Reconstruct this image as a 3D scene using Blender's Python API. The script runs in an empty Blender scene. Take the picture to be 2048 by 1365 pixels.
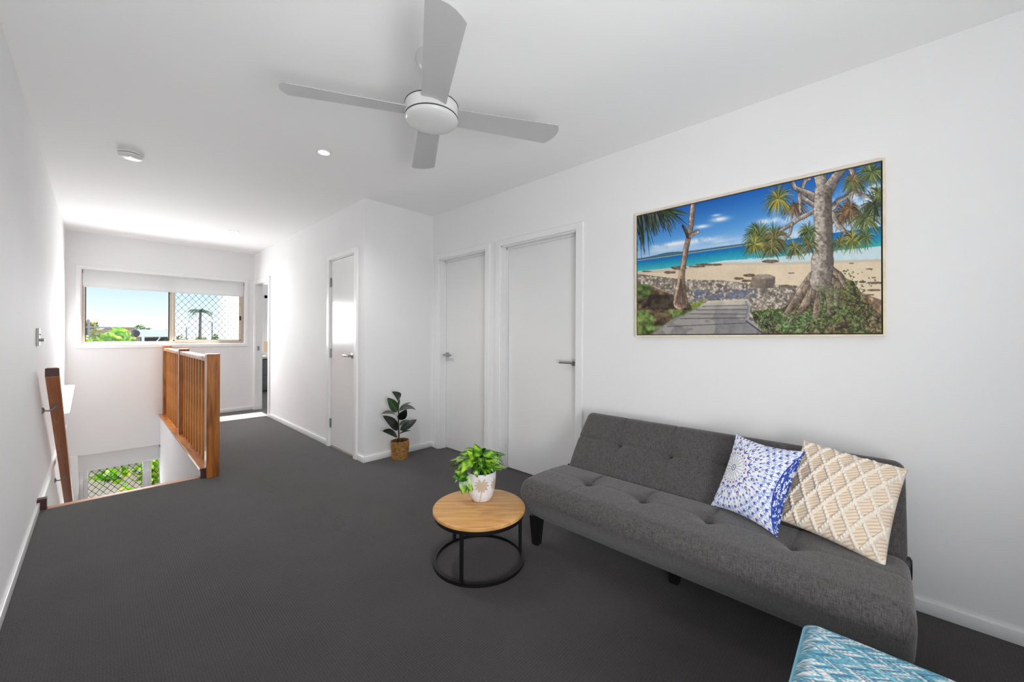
import bpy, bmesh, math, random
import numpy as np
from mathutils import Vector, Matrix
random.seed(7); rng = np.random.default_rng(7)
SC = bpy.context.scene
COL = SC.collection
PI = math.pi

# ------------------------------------------------------------------ room measures (metres)
XL, XH, XR = -.288, 1.762, 2.545          # left wall, hall wall, right wall
YS, YB, YR = 3.612, 7.508, -2.6           # niche wall, back wall, rear wall
HC = 2.552                                # ceiling
SX0, SX1, SY0 = .615, .72, 4.27           # stairwell side wall, top of the stair

# ------------------------------------------------------------------ materials
def s2l(c):
    return tuple((x/12.92 if x <= .04045 else ((x+.055)/1.055)**2.4) for x in c)
def rgb(r, g, b): return s2l((r/255, g/255, b/255))
def newmat(name):
    m = bpy.data.materials.new(name); m.use_nodes = True
    nt = m.node_tree; return m, nt, nt.nodes['Principled BSDF']
def mat(name, col, rough=.5, metal=0., spec=.5, noise=0., nscale=30., bump=0., bscale=200., emit=0., stretch=None):
    m, nt, b = newmat(name)
    b.inputs['Base Color'].default_value = (*col, 1); b.inputs['Roughness'].default_value = rough
    b.inputs['Metallic'].default_value = metal; b.inputs['Specular IOR Level'].default_value = spec
    if emit:
        b.inputs['Emission Color'].default_value = (*col, 1); b.inputs['Emission Strength'].default_value = emit
    tc = nt.nodes.new('ShaderNodeTexCoord'); vec = tc.outputs['Object']
    if stretch:
        mp = nt.nodes.new('ShaderNodeMapping'); mp.inputs['Scale'].default_value = stretch
        nt.links.new(vec, mp.inputs['Vector']); vec = mp.outputs['Vector']
    if noise:
        n = nt.nodes.new('ShaderNodeTexNoise'); n.inputs['Scale'].default_value = nscale; n.inputs['Detail'].default_value = 5
        nt.links.new(vec, n.inputs['Vector'])
        r = nt.nodes.new('ShaderNodeValToRGB')
        r.color_ramp.elements[0].position = .3; r.color_ramp.elements[1].position = .7
        r.color_ramp.elements[0].color = (*[max(0, c*(1-noise)) for c in col], 1)
        r.color_ramp.elements[1].color = (*[min(1, c*(1+noise)) for c in col], 1)
        nt.links.new(n.outputs['Fac'], r.inputs['Fac']); nt.links.new(r.outputs['Color'], b.inputs['Base Color'])
    if bump:
        n2 = nt.nodes.new('ShaderNodeTexNoise'); n2.inputs['Scale'].default_value = bscale; n2.inputs['Detail'].default_value = 3
        nt.links.new(vec, n2.inputs['Vector'])
        bp = nt.nodes.new('ShaderNodeBump'); bp.inputs['Strength'].default_value = bump; bp.inputs['Distance'].default_value = .002
        nt.links.new(n2.outputs['Fac'], bp.inputs['Height']); nt.links.new(bp.outputs['Normal'], b.inputs['Normal'])
    return m
def mat_attr(name, rough=.7, spec=.3, bump=0., bscale=500., trans=0.):
    m, nt, b = newmat(name)
    a = nt.nodes.new('ShaderNodeAttribute'); a.attribute_name = 'Col'
    nt.links.new(a.outputs['Color'], b.inputs['Base Color'])
    b.inputs['Roughness'].default_value = rough; b.inputs['Specular IOR Level'].default_value = spec
    if bump:
        tc = nt.nodes.new('ShaderNodeTexCoord')
        n2 = nt.nodes.new('ShaderNodeTexNoise'); n2.inputs['Scale'].default_value = bscale
        nt.links.new(tc.outputs['Object'], n2.inputs['Vector'])
        bp = nt.nodes.new('ShaderNodeBump'); bp.inputs['Strength'].default_value = bump; bp.inputs['Distance'].default_value = .002
        nt.links.new(n2.outputs['Fac'], bp.inputs['Height']); nt.links.new(bp.outputs['Normal'], b.inputs['Normal'])
    return m
def mat_wood(name, dark, light, stretch, rough=.4, scale=6., coat=0.):
    m, nt, b = newmat(name)
    tc = nt.nodes.new('ShaderNodeTexCoord'); mp = nt.nodes.new('ShaderNodeMapping'); mp.inputs['Scale'].default_value = stretch
    nt.links.new(tc.outputs['Object'], mp.inputs['Vector'])
    n = nt.nodes.new('ShaderNodeTexNoise'); n.inputs['Scale'].default_value = scale; n.inputs['Detail'].default_value = 8
    n.inputs['Distortion'].default_value = .6
    nt.links.new(mp.outputs['Vector'], n.inputs['Vector'])
    r = nt.nodes.new('ShaderNodeValToRGB')
    r.color_ramp.elements[0].position = .32; r.color_ramp.elements[1].position = .68
    r.color_ramp.elements[0].color = (*dark, 1); r.color_ramp.elements[1].color = (*light, 1)
    nt.links.new(n.outputs['Fac'], r.inputs['Fac']); nt.links.new(r.outputs['Color'], b.inputs['Base Color'])
    b.inputs['Roughness'].default_value = rough
    b.inputs['Coat Weight'].default_value = coat
    return m
def mat_carpet():
    m, nt, b = newmat('carpet_loop_pile')
    tc = nt.nodes.new('ShaderNodeTexCoord')
    sep = nt.nodes.new('ShaderNodeSeparateXYZ'); nt.links.new(tc.outputs['Object'], sep.inputs[0])
    def mth(op, a, c):
        n = nt.nodes.new('ShaderNodeMath'); n.operation = op
        for i, v in enumerate((a, c)):
            if v is None: continue
            if isinstance(v, (int, float)): n.inputs[i].default_value = v
            else: nt.links.new(v, n.inputs[i])
        return n.outputs[0]
    big = nt.nodes.new('ShaderNodeTexNoise'); big.inputs['Scale'].default_value = 3.; nt.links.new(tc.outputs['Object'], big.inputs['Vector'])
    wob = nt.nodes.new('ShaderNodeTexNoise'); wob.inputs['Scale'].default_value = 60.; nt.links.new(tc.outputs['Object'], wob.inputs['Vector'])
    wx = mth('MULTIPLY', wob.outputs['Fac'], 2.2)
    sx = mth('SINE', mth('ADD', mth('MULTIPLY', sep.outputs['X'], 2*PI/.0095), wx), None)
    sy = mth('SINE', mth('ADD', mth('MULTIPLY', sep.outputs['Y'], 2*PI/.0115), mth('MULTIPLY', wx, 1.6)), None)
    hgt = mth('ADD', mth('MULTIPLY', sx, .5), mth('MULTIPLY', sy, .3))
    fine = nt.nodes.new('ShaderNodeTexNoise'); fine.inputs['Scale'].default_value = 220.; nt.links.new(tc.outputs['Object'], fine.inputs['Vector'])
    tone = mth('ADD', mth('ADD', mth('MULTIPLY', hgt, .13), .5), mth('MULTIPLY', mth('SUBTRACT', fine.outputs['Fac'], .5), .7))
    tone = mth('ADD', tone, mth('MULTIPLY', mth('SUBTRACT', big.outputs['Fac'], .5), .35))
    r = nt.nodes.new('ShaderNodeValToRGB')
    r.color_ramp.elements[0].position = .1; r.color_ramp.elements[1].position = .95
    r.color_ramp.elements[0].color = (*rgb(46, 44, 45), 1); r.color_ramp.elements[1].color = (*rgb(78, 75, 76), 1)
    nt.links.new(tone, r.inputs['Fac']); nt.links.new(r.outputs['Color'], b.inputs['Base Color'])
    bp = nt.nodes.new('ShaderNodeBump'); bp.inputs['Strength'].default_value = .35; bp.inputs['Distance'].default_value = .003
    nt.links.new(mth('ADD', hgt, fine.outputs['Fac']), bp.inputs['Height']); nt.links.new(bp.outputs['Normal'], b.inputs['Normal'])
    b.inputs['Roughness'].default_value = .95; b.inputs['Specular IOR Level'].default_value = .15
    b.inputs['Sheen Weight'].default_value = .45; b.inputs['Sheen Roughness'].default_value = .35; b.inputs['Sheen Tint'].default_value = (.9, .88, .88, 1)
    return m
def mat_fabric(name, c1, c2, scale=420.):
    m, nt, b = newmat(name)
    tc = nt.nodes.new('ShaderNodeTexCoord')
    cols = []
    fs = []
    for st in ((1, .12, 1), (.12, 1, .12)):
        mp = nt.nodes.new('ShaderNodeMapping'); mp.inputs['Scale'].default_value = st
        nt.links.new(tc.outputs['Object'], mp.inputs['Vector'])
        n = nt.nodes.new('ShaderNodeTexNoise'); n.inputs['Scale'].default_value = scale; n.inputs['Detail'].default_value = 2
        nt.links.new(mp.outputs['Vector'], n.inputs['Vector']); fs.append(n.outputs['Fac'])
    ad = nt.nodes.new('ShaderNodeMath'); ad.operation = 'ADD'; nt.links.new(fs[0], ad.inputs[0]); nt.links.new(fs[1], ad.inputs[1])
    hf = nt.nodes.new('ShaderNodeMath'); hf.operation = 'MULTIPLY'; hf.inputs[1].default_value = .5; nt.links.new(ad.outputs[0], hf.inputs[0])
    r = nt.nodes.new('ShaderNodeValToRGB'); r.color_ramp.elements[0].position = .36; r.color_ramp.elements[1].position = .64
    r.color_ramp.elements[0].color = (*c1, 1); r.color_ramp.elements[1].color = (*c2, 1)
    nt.links.new(hf.outputs[0], r.inputs['Fac']); nt.links.new(r.outputs['Color'], b.inputs['Base Color'])
    bp = nt.nodes.new('ShaderNodeBump'); bp.inputs['Strength'].default_value = .25; bp.inputs['Distance'].default_value = .001
    nt.links.new(hf.outputs[0], bp.inputs['Height']); nt.links.new(bp.outputs['Normal'], b.inputs['Normal'])
    b.inputs['Roughness'].default_value = .9; b.inputs['Specular IOR Level'].default_value = .2
    b.inputs['Sheen Weight'].default_value = .25; b.inputs['Sheen Roughness'].default_value = .5
    return m
def mat_glass():
    m = bpy.data.materials.new('clear_glass'); m.use_nodes = True; nt = m.node_tree; nt.nodes.clear()
    o = nt.nodes.new('ShaderNodeOutputMaterial'); mx = nt.nodes.new('ShaderNodeMixShader')
    t = nt.nodes.new('ShaderNodeBsdfTransparent'); t.inputs['Color'].default_value = (.97, .985, .98, 1)
    g = nt.nodes.new('ShaderNodeBsdfGlossy'); g.inputs['Roughness'].default_value = .02
    lw = nt.nodes.new('ShaderNodeFresnel'); lw.inputs['IOR'].default_value = 1.14
    nt.links.new(lw.outputs[0], mx.inputs[0]); nt.links.new(t.outputs[0], mx.inputs[1]); nt.links.new(g.outputs[0], mx.inputs[2])
    nt.links.new(mx.outputs[0], o.inputs['Surface']); return m

def mat_blind():
    m, nt, b = newmat('white_blind_fabric')
    b.inputs['Base Color'].default_value = (.85, .85, .85, 1); b.inputs['Roughness'].default_value = .8
    tc = nt.nodes.new('ShaderNodeTexCoord'); n = nt.nodes.new('ShaderNodeTexNoise'); n.inputs['Scale'].default_value = 400
    nt.links.new(tc.outputs['Object'], n.inputs['Vector']); bp = nt.nodes.new('ShaderNodeBump'); bp.inputs['Strength'].default_value = .08
    nt.links.new(n.outputs['Fac'], bp.inputs['Height']); nt.links.new(bp.outputs['Normal'], b.inputs['Normal'])
    t = nt.nodes.new('ShaderNodeBsdfTranslucent'); t.inputs['Color'].default_value = (.9, .9, .9, 1)
    mx = nt.nodes.new('ShaderNodeMixShader'); mx.inputs[0].default_value = .3
    o = nt.nodes['Material Output']; nt.links.new(b.outputs[0], mx.inputs[1]); nt.links.new(t.outputs[0], mx.inputs[2]); nt.links.new(mx.outputs[0], o.inputs['Surface'])
    return m
M = dict(
    wall=mat('white_wall_paint', (.86, .86, .865), .75, spec=.2, noise=.012, nscale=2.5, bump=.05, bscale=300),
    ceil=mat('white_ceiling_paint', (.955, .955, .955), .8, noise=.01, nscale=2.),
    trim=mat('white_gloss_trim', (.87, .87, .875), .3, noise=.01, nscale=4.),
    door=mat('white_semi_gloss_door', (.84, .84, .84), .16, noise=.012, nscale=3.),
    carpet=mat_carpet(),
    timber=mat_wood('oiled_hardwood', rgb(116, 64, 22), rgb(186, 114, 46), (9, 9, .9), .3, 3.5, .25),
    timber_l=mat_wood('golden_baluster_wood', rgb(150, 88, 30), rgb(216, 144, 66), (9, 9, .9), .3, 3.5, .25),
    timber_y=mat_wood('oiled_hardwood_lengthwise', rgb(134, 76, 28), rgb(204, 132, 60), (9, .9, 9), .3, 3.5, .25),
    rail=mat_wood('handrail_timber', rgb(168, 98, 52), rgb(196, 120, 70), (10, 1, 1), .4, 4., .1),
    endgrain=mat('dark_end_grain', rgb(70, 36, 34), .5, noise=.3, nscale=60),
    nosing=mat_wood('pale_nosing_timber', rgb(206, 150, 116), rgb(226, 178, 146), (1, 9, 9), .35, 4.),
    oak=mat_wood('oak_table_top', rgb(196, 140, 78), rgb(226, 176, 112), (1.2, 11, 4), .42, 4.),
    black=mat('matt_black_steel', rgb(22, 22, 24), .38, metal=.3, noise=.1),
    blackleg=mat('black_plastic', rgb(17, 17, 18), .45, noise=.1),
    chrome=mat('satin_chrome', rgb(176, 176, 178), .22, metal=1., noise=.03),
    steel=mat('brushed_steel', rgb(150, 150, 150), .4, metal=.7, noise=.06, stretch=(1, 1, 20)),
    tan_al=mat('champagne_aluminium', rgb(204, 190, 170), .35, metal=.1, noise=.05),
    white_al=mat('white_aluminium', (.8, .8, .8), .3, noise=.02),
    dark_seal=mat('dark_rubber_seal', rgb(40, 36, 44), .6, noise=.1),
    grille=mat('black_mesh_wire', rgb(20, 20, 22), .5, noise=.1),
    blind=mat_blind(), _b=mat('white_blind_plain', (.8, .8, .8), .8, noise=.015, nscale=120., bump=.1, bscale=600),
    glass=mat_glass(),
    plastic=mat('white_plastic', (.82, .82, .82), .35, noise=.01),
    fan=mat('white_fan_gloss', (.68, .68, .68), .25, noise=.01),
    blade=mat('fan_blade_shaded', (.50, .50, .50), .3, noise=.01),  # white blades greyed in colour to stand for their shaded undersides
    gap=mat('shadow_gap', rgb(60, 60, 60), .6, noise=.1),
    sofa=mat_fabric('charcoal_sofa_linen', rgb(58, 56, 56), rgb(97, 94, 94)),
    leaf=mat_attr('leaf_colours', .38, .5),
    plantleaf=mat_attr('glossy_leaf_colours', .3, .5),
    attr=mat_attr('printed_cloth', .8, .2, bump=.15, bscale=250),
    knit=mat_attr('knitted_cotton', .9, .15),
    weave=mat_attr('woven_upholstery', .85, .2, bump=.3, bscale=350),
    print=mat_attr('canvas_print', .6, .25),
    basket=mat_attr('woven_seagrass', .75, .25),
    framewood=mat_wood('pale_frame_wood', rgb(222, 208, 178), rgb(240, 228, 202), (4, 4, 4), .5, 5.),
    soil=mat('potting_soil', rgb(40, 32, 26), .95, noise=.4, nscale=120, bump=.6),
    stem=mat('brown_stem', rgb(60, 46, 34), .7, noise=.3),
    greenstem=mat('green_stem', rgb(90, 140, 50), .5, noise=.2),
    bark=mat('tree_bark', rgb(120, 100, 80), .9, noise=.3),
    ground=mat('outdoor_ground', rgb(170, 160, 140), .95, noise=.2, nscale=2.),
    render=mat('pale_render', rgb(225, 218, 205), .8, noise=.05),
    roof=mat('brown_roof_tiles', rgb(170, 140, 120), .8, noise=.15, nscale=15),
    roofw=mat('white_roof_steel', rgb(225, 228, 232), .35, noise=.04),
    greyout=mat('grey_shade_cloth', rgb(105, 105, 110), .8, noise=.2, nscale=6),
    pole=mat('galvanised_pole', rgb(150, 155, 165), .5, noise=.1),
    lampshade=mat('peach_lamp_shade', rgb(236, 205, 170), .8, emit=.12, noise=.04),
    greyfab=mat('grey_upholstery', rgb(118, 120, 122), .85, noise=.12, nscale=25),
    opal=mat('opal_glass', (1, 1, 1), .3, emit=1.1),
)
def mat_emit(name, col, s):
    m, nt, b = newmat(name); b.inputs['Base Color'].default_value = (*col, 1)
    b.inputs['Emission Color'].default_value = (*col, 1); b.inputs['Emission Strength'].default_value = s
    return m
M['led'] = mat_emit('led_diffuser', (1, .985, .965), 22.)

# ------------------------------------------------------------------ mesh helpers
ORG = {}
def abs_org(o):
    v = Vector((0, 0, 0))
    while o is not None:
        v = v + Vector(o.location); o = o.parent
    return v
def setp(o, label=None, cat=None, group=None, kind=None):
    if label: o['label'] = label
    if cat: o['category'] = cat
    if group: o['group'] = group
    if kind: o['kind'] = kind
    return o
def empty(name, loc, label, cat, group=None, kind=None):
    o = bpy.data.objects.new(name, None); COL.objects.link(o); o.location = loc
    o.empty_display_size = .05
    return setp(o, label, cat, group, kind)
class MB:
    """collects geometry given in world coordinates"""
    def __init__(s): s.bm = bmesh.new()
    def box(s, x0, x1, y0, y1, z0, z1, bev=0., seg=2, rot=None, pivot=None):
        b2 = bmesh.new(); bmesh.ops.create_cube(b2, size=1)
        for v in b2.verts:
            v.co = Vector(((x0+x1)/2+v.co.x*(x1-x0), (y0+y1)/2+v.co.y*(y1-y0), (z0+z1)/2+v.co.z*(z1-z0)))
        if bev: bmesh.ops.bevel(b2, geom=b2.edges[:], offset=bev, segments=seg, affect='EDGES', profile=.5)
        if rot is not None:
            p = Vector(pivot) if pivot else Vector(((x0+x1)/2, (y0+y1)/2, (z0+z1)/2))
            for v in b2.verts: v.co = rot @ (v.co-p) + p
        s.add(b2); return s
    def add(s, b2):
        me = bpy.data.meshes.new('tmp'); b2.to_mesh(me); b2.free(); s.bm.from_mesh(me); bpy.data.meshes.remove(me)
    def raw(s, verts, faces):
        vs = [s.bm.verts.new(v) for v in verts]
        for f in faces:
            try: s.bm.faces.new([vs[i] for i in f])
            except ValueError: pass
        return s
    def lathe(s, prof, c, seg=40, axis='Z', sx=1., sy=1.):
        verts, faces = [], []
        n = len(prof)
        for k in range(seg):
            a = 2*PI*k/seg
            for r, h in prof:
                p = (r*math.cos(a)*sx, r*math.sin(a)*sy, h)
                if axis == 'X': p = (h, p[0], p[1])
                if axis == 'Y': p = (p[0], h, p[1])
                verts.append((c[0]+p[0], c[1]+p[1], c[2]+p[2]))
        for k in range(seg):
            k2 = (k+1) % seg
            for i in range(n-1):
                faces.append((k*n+i, k2*n+i, k2*n+i+1, k*n+i+1))
        s.raw(verts, faces)
        return s
    def tube(s, pts, r, seg=10, caps=True):
        pts = [Vector(p) for p in pts]; rs = r if isinstance(r, (list, tuple)) else [r]*len(pts)
        verts, faces = [], []
        up = Vector((0, 0, 1))
        t0 = (pts[1]-pts[0]).normalized()
        a = t0.cross(up) if abs(t0.dot(up)) < .95 else t0.cross(Vector((1, 0, 0)))
        a.normalize()
        for i, p in enumerate(pts):
            t = ((pts[min(i+1, len(pts)-1)]-pts[max(i-1, 0)])).normalized()
            a = (a - t*a.dot(t)).normalized(); b = t.cross(a)
            for k in range(seg):
                an = 2*PI*k/seg; verts.append(p + (a*math.cos(an)+b*math.sin(an))*rs[i])
        for i in range(len(pts)-1):
            for k in range(seg):
                k2 = (k+1) % seg; faces.append((i*seg+k, i*seg+k2, (i+1)*seg+k2, (i+1)*seg+k))
        if caps:
            faces.append(tuple(range(seg))[::-1]); faces.append(tuple((len(pts)-1)*seg+k for k in range(seg)))
        s.raw(verts, faces); return s
    def prism(s, poly, axis, h0, h1):
        """poly of 2D points extruded along axis between h0 and h1"""
        n = len(poly); verts = []
        for h in (h0, h1):
            for p in poly:
                verts.append({'X': (h, p[0], p[1]), 'Y': (p[0], h, p[1]), 'Z': (p[0], p[1], h)}[axis])
        faces = [tuple(range(n)), tuple(range(n, 2*n))[::-1]]
        for i in range(n):
            j = (i+1) % n; faces.append((i, j, n+j, n+i))
        s.raw(verts, faces); return s
    def build(s, name, m, parent=None, loc=None, smooth=False, label=None, cat=None, group=None, kind=None, recalc=True):
        if recalc: bmesh.ops.recalc_face_normals(s.bm, faces=s.bm.faces[:])
        org = abs_org(parent) if parent is not None else Vector(loc or (0, 0, 0))
        if parent is not None and loc is not None: org = Vector(loc)
        for v in s.bm.verts: v.co -= org
        me = bpy.data.meshes.new(name); s.bm.to_mesh(me); s.bm.free()
        if isinstance(m, str): m = M[m]
        me.materials.append(m)
        o = bpy.data.objects.new(name, me); COL.objects.link(o)
        if parent is not None:
            o.parent = parent; o.location = org - abs_org(parent)
        else: o.location = org
        if smooth:
            me.polygons.foreach_set('use_smooth', [True]*len(me.polygons))
            if smooth != 'all': me.set_sharp_from_angle(angle=math.radians(smooth if smooth is not True else 40))
        return setp(o, label, cat, group, kind)
def npmesh(name, V, F, m, parent=None, loc=None, cols=None, smooth=True, label=None, cat=None, group=None, kind=None):
    """V (n,3) world, F (k,3|4) ints, cols (n,3) sRGB 0-1"""
    org = abs_org(parent) if parent is not None else Vector(loc or (0, 0, 0))
    V = np.asarray(V, np.float64) - np.array(org)
    me = bpy.data.meshes.new(name); F = np.asarray(F)
    k = F.shape[1]
    me.vertices.add(len(V)); me.vertices.foreach_set('co', V.astype(np.float32).ravel())
    me.loops.add(F.size); me.loops.foreach_set('vertex_index', F.astype(np.int32).ravel())
    me.polygons.add(len(F)); me.polygons.foreach_set('loop_start', np.arange(0, F.size, k, dtype=np.int32))
    me.update(calc_edges=True); me.validate()
    if cols is not None:
        c = np.asarray(cols, np.float64); c = np.clip(c, 0, 1)
        lin = np.where(c <= .04045, c/12.92, ((c+.055)/1.055)**2.4)
        at = me.color_attributes.new('Col', 'FLOAT_COLOR', 'POINT')
        at.data.foreach_set('color', np.concatenate([lin, np.ones((len(lin), 1))], 1).astype(np.float32).ravel())
    if smooth: me.polygons.foreach_set('use_smooth', np.ones(len(me.polygons), bool))
    me.materials.append(M[m] if isinstance(m, str) else m)
    o = bpy.data.objects.new(name, me); COL.objects.link(o)
    if parent is not None: o.parent = parent
    else: o.location = org
    return setp(o, label, cat, group, kind)
def gridF(n, m, wrap=False):
    """faces of an n x m vertex grid (row-major), wrapping the second index if asked"""
    i = np.arange(n-1)[:, None]; j = np.arange(m if wrap else m-1)[None, :]; j2 = (j+1) % m
    return np.stack([i*m+j, i*m+j2, (i+1)*m+j2, (i+1)*m+j], -1).reshape(-1, 4)
def fbm(h, w, cells, octs=4, seed=0):
    r = np.random.default_rng(seed); out = np.zeros((h, w)); amp = 1.; tot = 0
    for o in range(octs):
        c = int(cells*2**o)+2; ch = max(3, int(c*h/w)+2)
        g = r.random((ch, c))
        y = np.linspace(0, ch-1.001, h); x = np.linspace(0, c-1.001, w)
        yi = y.astype(int); xi = x.astype(int); fy = (y-yi)[:, None]; fx = (x-xi)[None, :]
        fy = fy*fy*(3-2*fy); fx = fx*fx*(3-2*fx)
        a = g[yi][:, xi]; b = g[yi][:, xi+1]; cc = g[yi+1][:, xi]; d = g[yi+1][:, xi+1]
        out += amp*((a*(1-fx)+b*fx)*(1-fy)+(cc*(1-fx)+d*fx)*fy); tot += amp; amp *= .55
    return out/tot

# ================================================================== SETTING
S = dict(kind='structure')
fl = MB()
fl.box(XL-.1, XR+.12, YR-.1, YS, -.25, 0).box(XL-.1, XH+.1, YS, SY0, -.25, 0).box(SX1, XH+.1, SY0, YB+.15, -.25, 0)
fl.box(XH+.1, 5.1, 5.2, 10.4, -.25, 0)
fl.build('floor', 'carpet', label='charcoal loop pile carpet covering the upstairs landing', cat='floor', **S)
MB().box(XL-.1, 5.1, YR-.1, 10.4, HC, HC+.1).build('ceiling', 'ceil', label='flat white ceiling over the landing and hall', cat='ceiling', **S)
MB().box(XL-.1, XL, YR, YB+.15, -2.8, HC).build('wall_left', 'wall', label='long white wall along the stair side', cat='wall', **S)
def wall_holes(axis, p0, p1, a0, a1, z0, z1, holes):
    """slab between p0..p1 on the axis, spanning a0..a1 x z0..z1 with rectangular holes (a,b,zb,zt)"""
    mb = MB()
    av = sorted({a0, a1, *[h[0] for h in holes], *[h[1] for h in holes]})
    zv = sorted({z0, z1, *[h[2] for h in holes], *[h[3] for h in holes]})
    for i in range(len(av)-1):
        runs = []
        for j in range(len(zv)-1):
            ac, zc = (av[i]+av[i+1])/2, (zv[j]+zv[j+1])/2
            if any(h[0] < ac < h[1] and h[2] < zc < h[3] for h in holes): continue
            if runs and abs(runs[-1][1]-zv[j]) < 1e-6: runs[-1][1] = zv[j+1]
            else: runs.append([zv[j], zv[j+1]])
        for r in runs:
            if axis == 'X': mb.box(p0, p1, av[i], av[i+1], r[0], r[1])
            else: mb.box(av[i], av[i+1], p0, p1, r[0], r[1])
    bmesh.ops.remove_doubles(mb.bm, verts=mb.bm.verts[:], dist=1e-5)
    return mb
W1 = (-.160, 1.637, 1.085, 2.083)       # upper window reveal
W2 = (-.178, SX0, -1.75, -.340)         # lower window reveal
wall_holes('Y', YB, YB+.16, XL-.1, XH, -2.8, HC, [W1, W2]).build('wall_back', 'wall', label='white wall at the end of the hall holding both windows', cat='wall', **S)
D3 = (3.811, 4.429, 0, 2.06); D4 = (6.68, 7.450, 0, 2.06)
wall_holes('X', XH, XH+.1, YS+.0, YB+.16, 0, HC, [D3, D4]).build('wall_hall', 'wall', label='white hall wall with the narrow cupboard door', cat='wall', **S)
MB().box(XH+.1, XR, YS, YS+.1, 0, HC).build('wall_niche', 'wall', label='short white wall behind the rubber plant', cat='wall', **S)
D1 = (2.736, 3.486, 0, 2.06); D2 = (1.704, 2.543, 0, 2.06)
wall_holes('X', XR, XR+.12, YR, YS+.1, 0, HC, [D1, D2]).build('wall_right', 'wall', label='white wall behind the sofa and beach picture', cat='wall', **S)
MB().box(XL, XR, YR-.1, YR, 0, HC).build('wall_rear', 'wall', label='white wall behind the viewer', cat='wall', **S)
MB().box(SX0, SX1, SY0, YB, -2.8, .062).build('wall_stairwell', 'wall', label='low white wall under the timber balustrade', cat='wall', **S)
MB().box(XL, SX0, SY0-.1, SY0-.001, -2.8, -.25).build('wall_understair', 'wall', label='white wall below the top stair', cat='wall', **S)
# stair flight
st = MB(); n = 12; going, rise = .25, .172
for i in range(n):
    y0 = SY0+.02+i*going
    st.box(XL, SX0, y0, y0+going+.02, -2.8, -rise*(i+1))
st.box(XL, SX0, SY0+.02+n*going+.02, YB, -2.8, -rise*(n+1))
st.build('floor_stairs', 'carpet', label='carpeted stair flight going down to the lower storey', cat='stairs', **S)
# bedroom beyond the hall
wall_holes('Y', 10.2, 10.3, XH+.1, 5.0, 0, HC, [(2.63, 4.3, 1.05, 2.08)]).build('wall_bedroom', 'wall', label='white bedroom wall with window seen through the doorway', cat='wall', **S)
wall_holes('X', 5.0, 5.1, 5.3, 10.3, 0, HC, [(6.75, 7.09, 1.42, 1.69)]).build('wall_bedroom_side', 'wall', label='white side wall of the bedroom with slit opening shaped for the sun patch', cat='wall', **S)  # unseen slit, sized so the added spot lands as the hall floor patch
MB().box(XH+.1, 5.0, 5.2, 5.3, 0, HC).build('wall_bedroom_near', 'wall', label='white near wall of the bedroom', cat='wall', **S)
MB().box(XH, XH+.1, YB+.16, 10.3, 0, HC).build('wall_bedroom_left', 'wall', label='white left wall of the bedroom', cat='wall', **S)

# skirting boards
BH, BT = .056, .015
def skirt(name, parts, label):
    mb = MB()
    for p in parts: mb.box(*p, 0, BH, bev=.003, seg=2)
    return mb.build(name, 'trim', smooth=30, label=label, cat='baseboard', **S)
skirt('baseboard_left', [(XL, XL+BT, YR, SY0-.02)], 'white skirting board along the left wall')
skirt('baseboard_right', [(XR-BT, XR, YR, 1.645)], 'white skirting board on the wall behind the sofa')
skirt('baseboard_hall', [(XH-BT, XH, 4.49, 6.62), (XH-BT, XH, YS-BT, 3.745)], 'white skirting board along the hall wall')
skirt('baseboard_niche', [(XH, XR-.0, YS-BT, YS), (XR-BT, XR, 3.546, YS-BT)], 'white skirting board behind the rubber plant')
skirt('baseboard_back', [(SX1+.015, XH, YB-BT, YB)], 'white skirting board at the hall end')

# ------------------------------------------------------------------ doors
AW, AT = .06, .018
def door_handle(parent, x, y, z, side, label):
    """lever on a square rose standing out of an X-facing leaf at x (towards -X); lever runs towards +side along Y"""
    mb = MB().box(x-.009, x, y-.026, y+.026, z-.026, z+.026, bev=.002)
    mb.tube([(x-.008, y, z), (x-.05, y, z)], .010, 14)
    mb.box(x-.060, x-.043, min(y-side*.012, y+side*.118), max(y-side*.012, y+side*.118), z-.011, z+.011, bev=.004)
    return mb.build('door_handle', 'chrome', parent, smooth=35, label=label)
def ring(mb, axis, d0, d1, a0, a1, z0, z1, b0, b1, w0, w1, open_bottom=False):
    """flat picture-frame moulding (outer a/z, inner b/w) with a chamfered room-side edge, as one solid; d0 faces the room"""
    c = .004
    def loop(x0, x1, y0, y1): return [(x0, y0), (x0, y1), (x1, y1), (x1, y0)]
    L = [(d1, loop(b0, b1, w0, w1)), (d0+c, loop(b0, b1, w0, w1)), (d0, loop(b0-c, b1+c, w0-(0 if open_bottom else c), w1+c)),
         (d0, loop(a0+c, a1-c, z0+(0 if open_bottom else c), z1-c)), (d0+c, loop(a0, a1, z0, z1)), (d1, loop(a0, a1, z0, z1))]
    V = []
    for d, lp in L:
        for (a, z) in lp: V.append((d, a, z) if axis == 'X' else (a, d, z))
    F = []
    for i in range(len(L)-1):
        for k in range(3 if open_bottom else 4):
            k2 = (k+1) % 4; F.append((i*4+k, i*4+k2, i*4+4+k2, i*4+4+k))
    mb.raw(V, F); return mb
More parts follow.
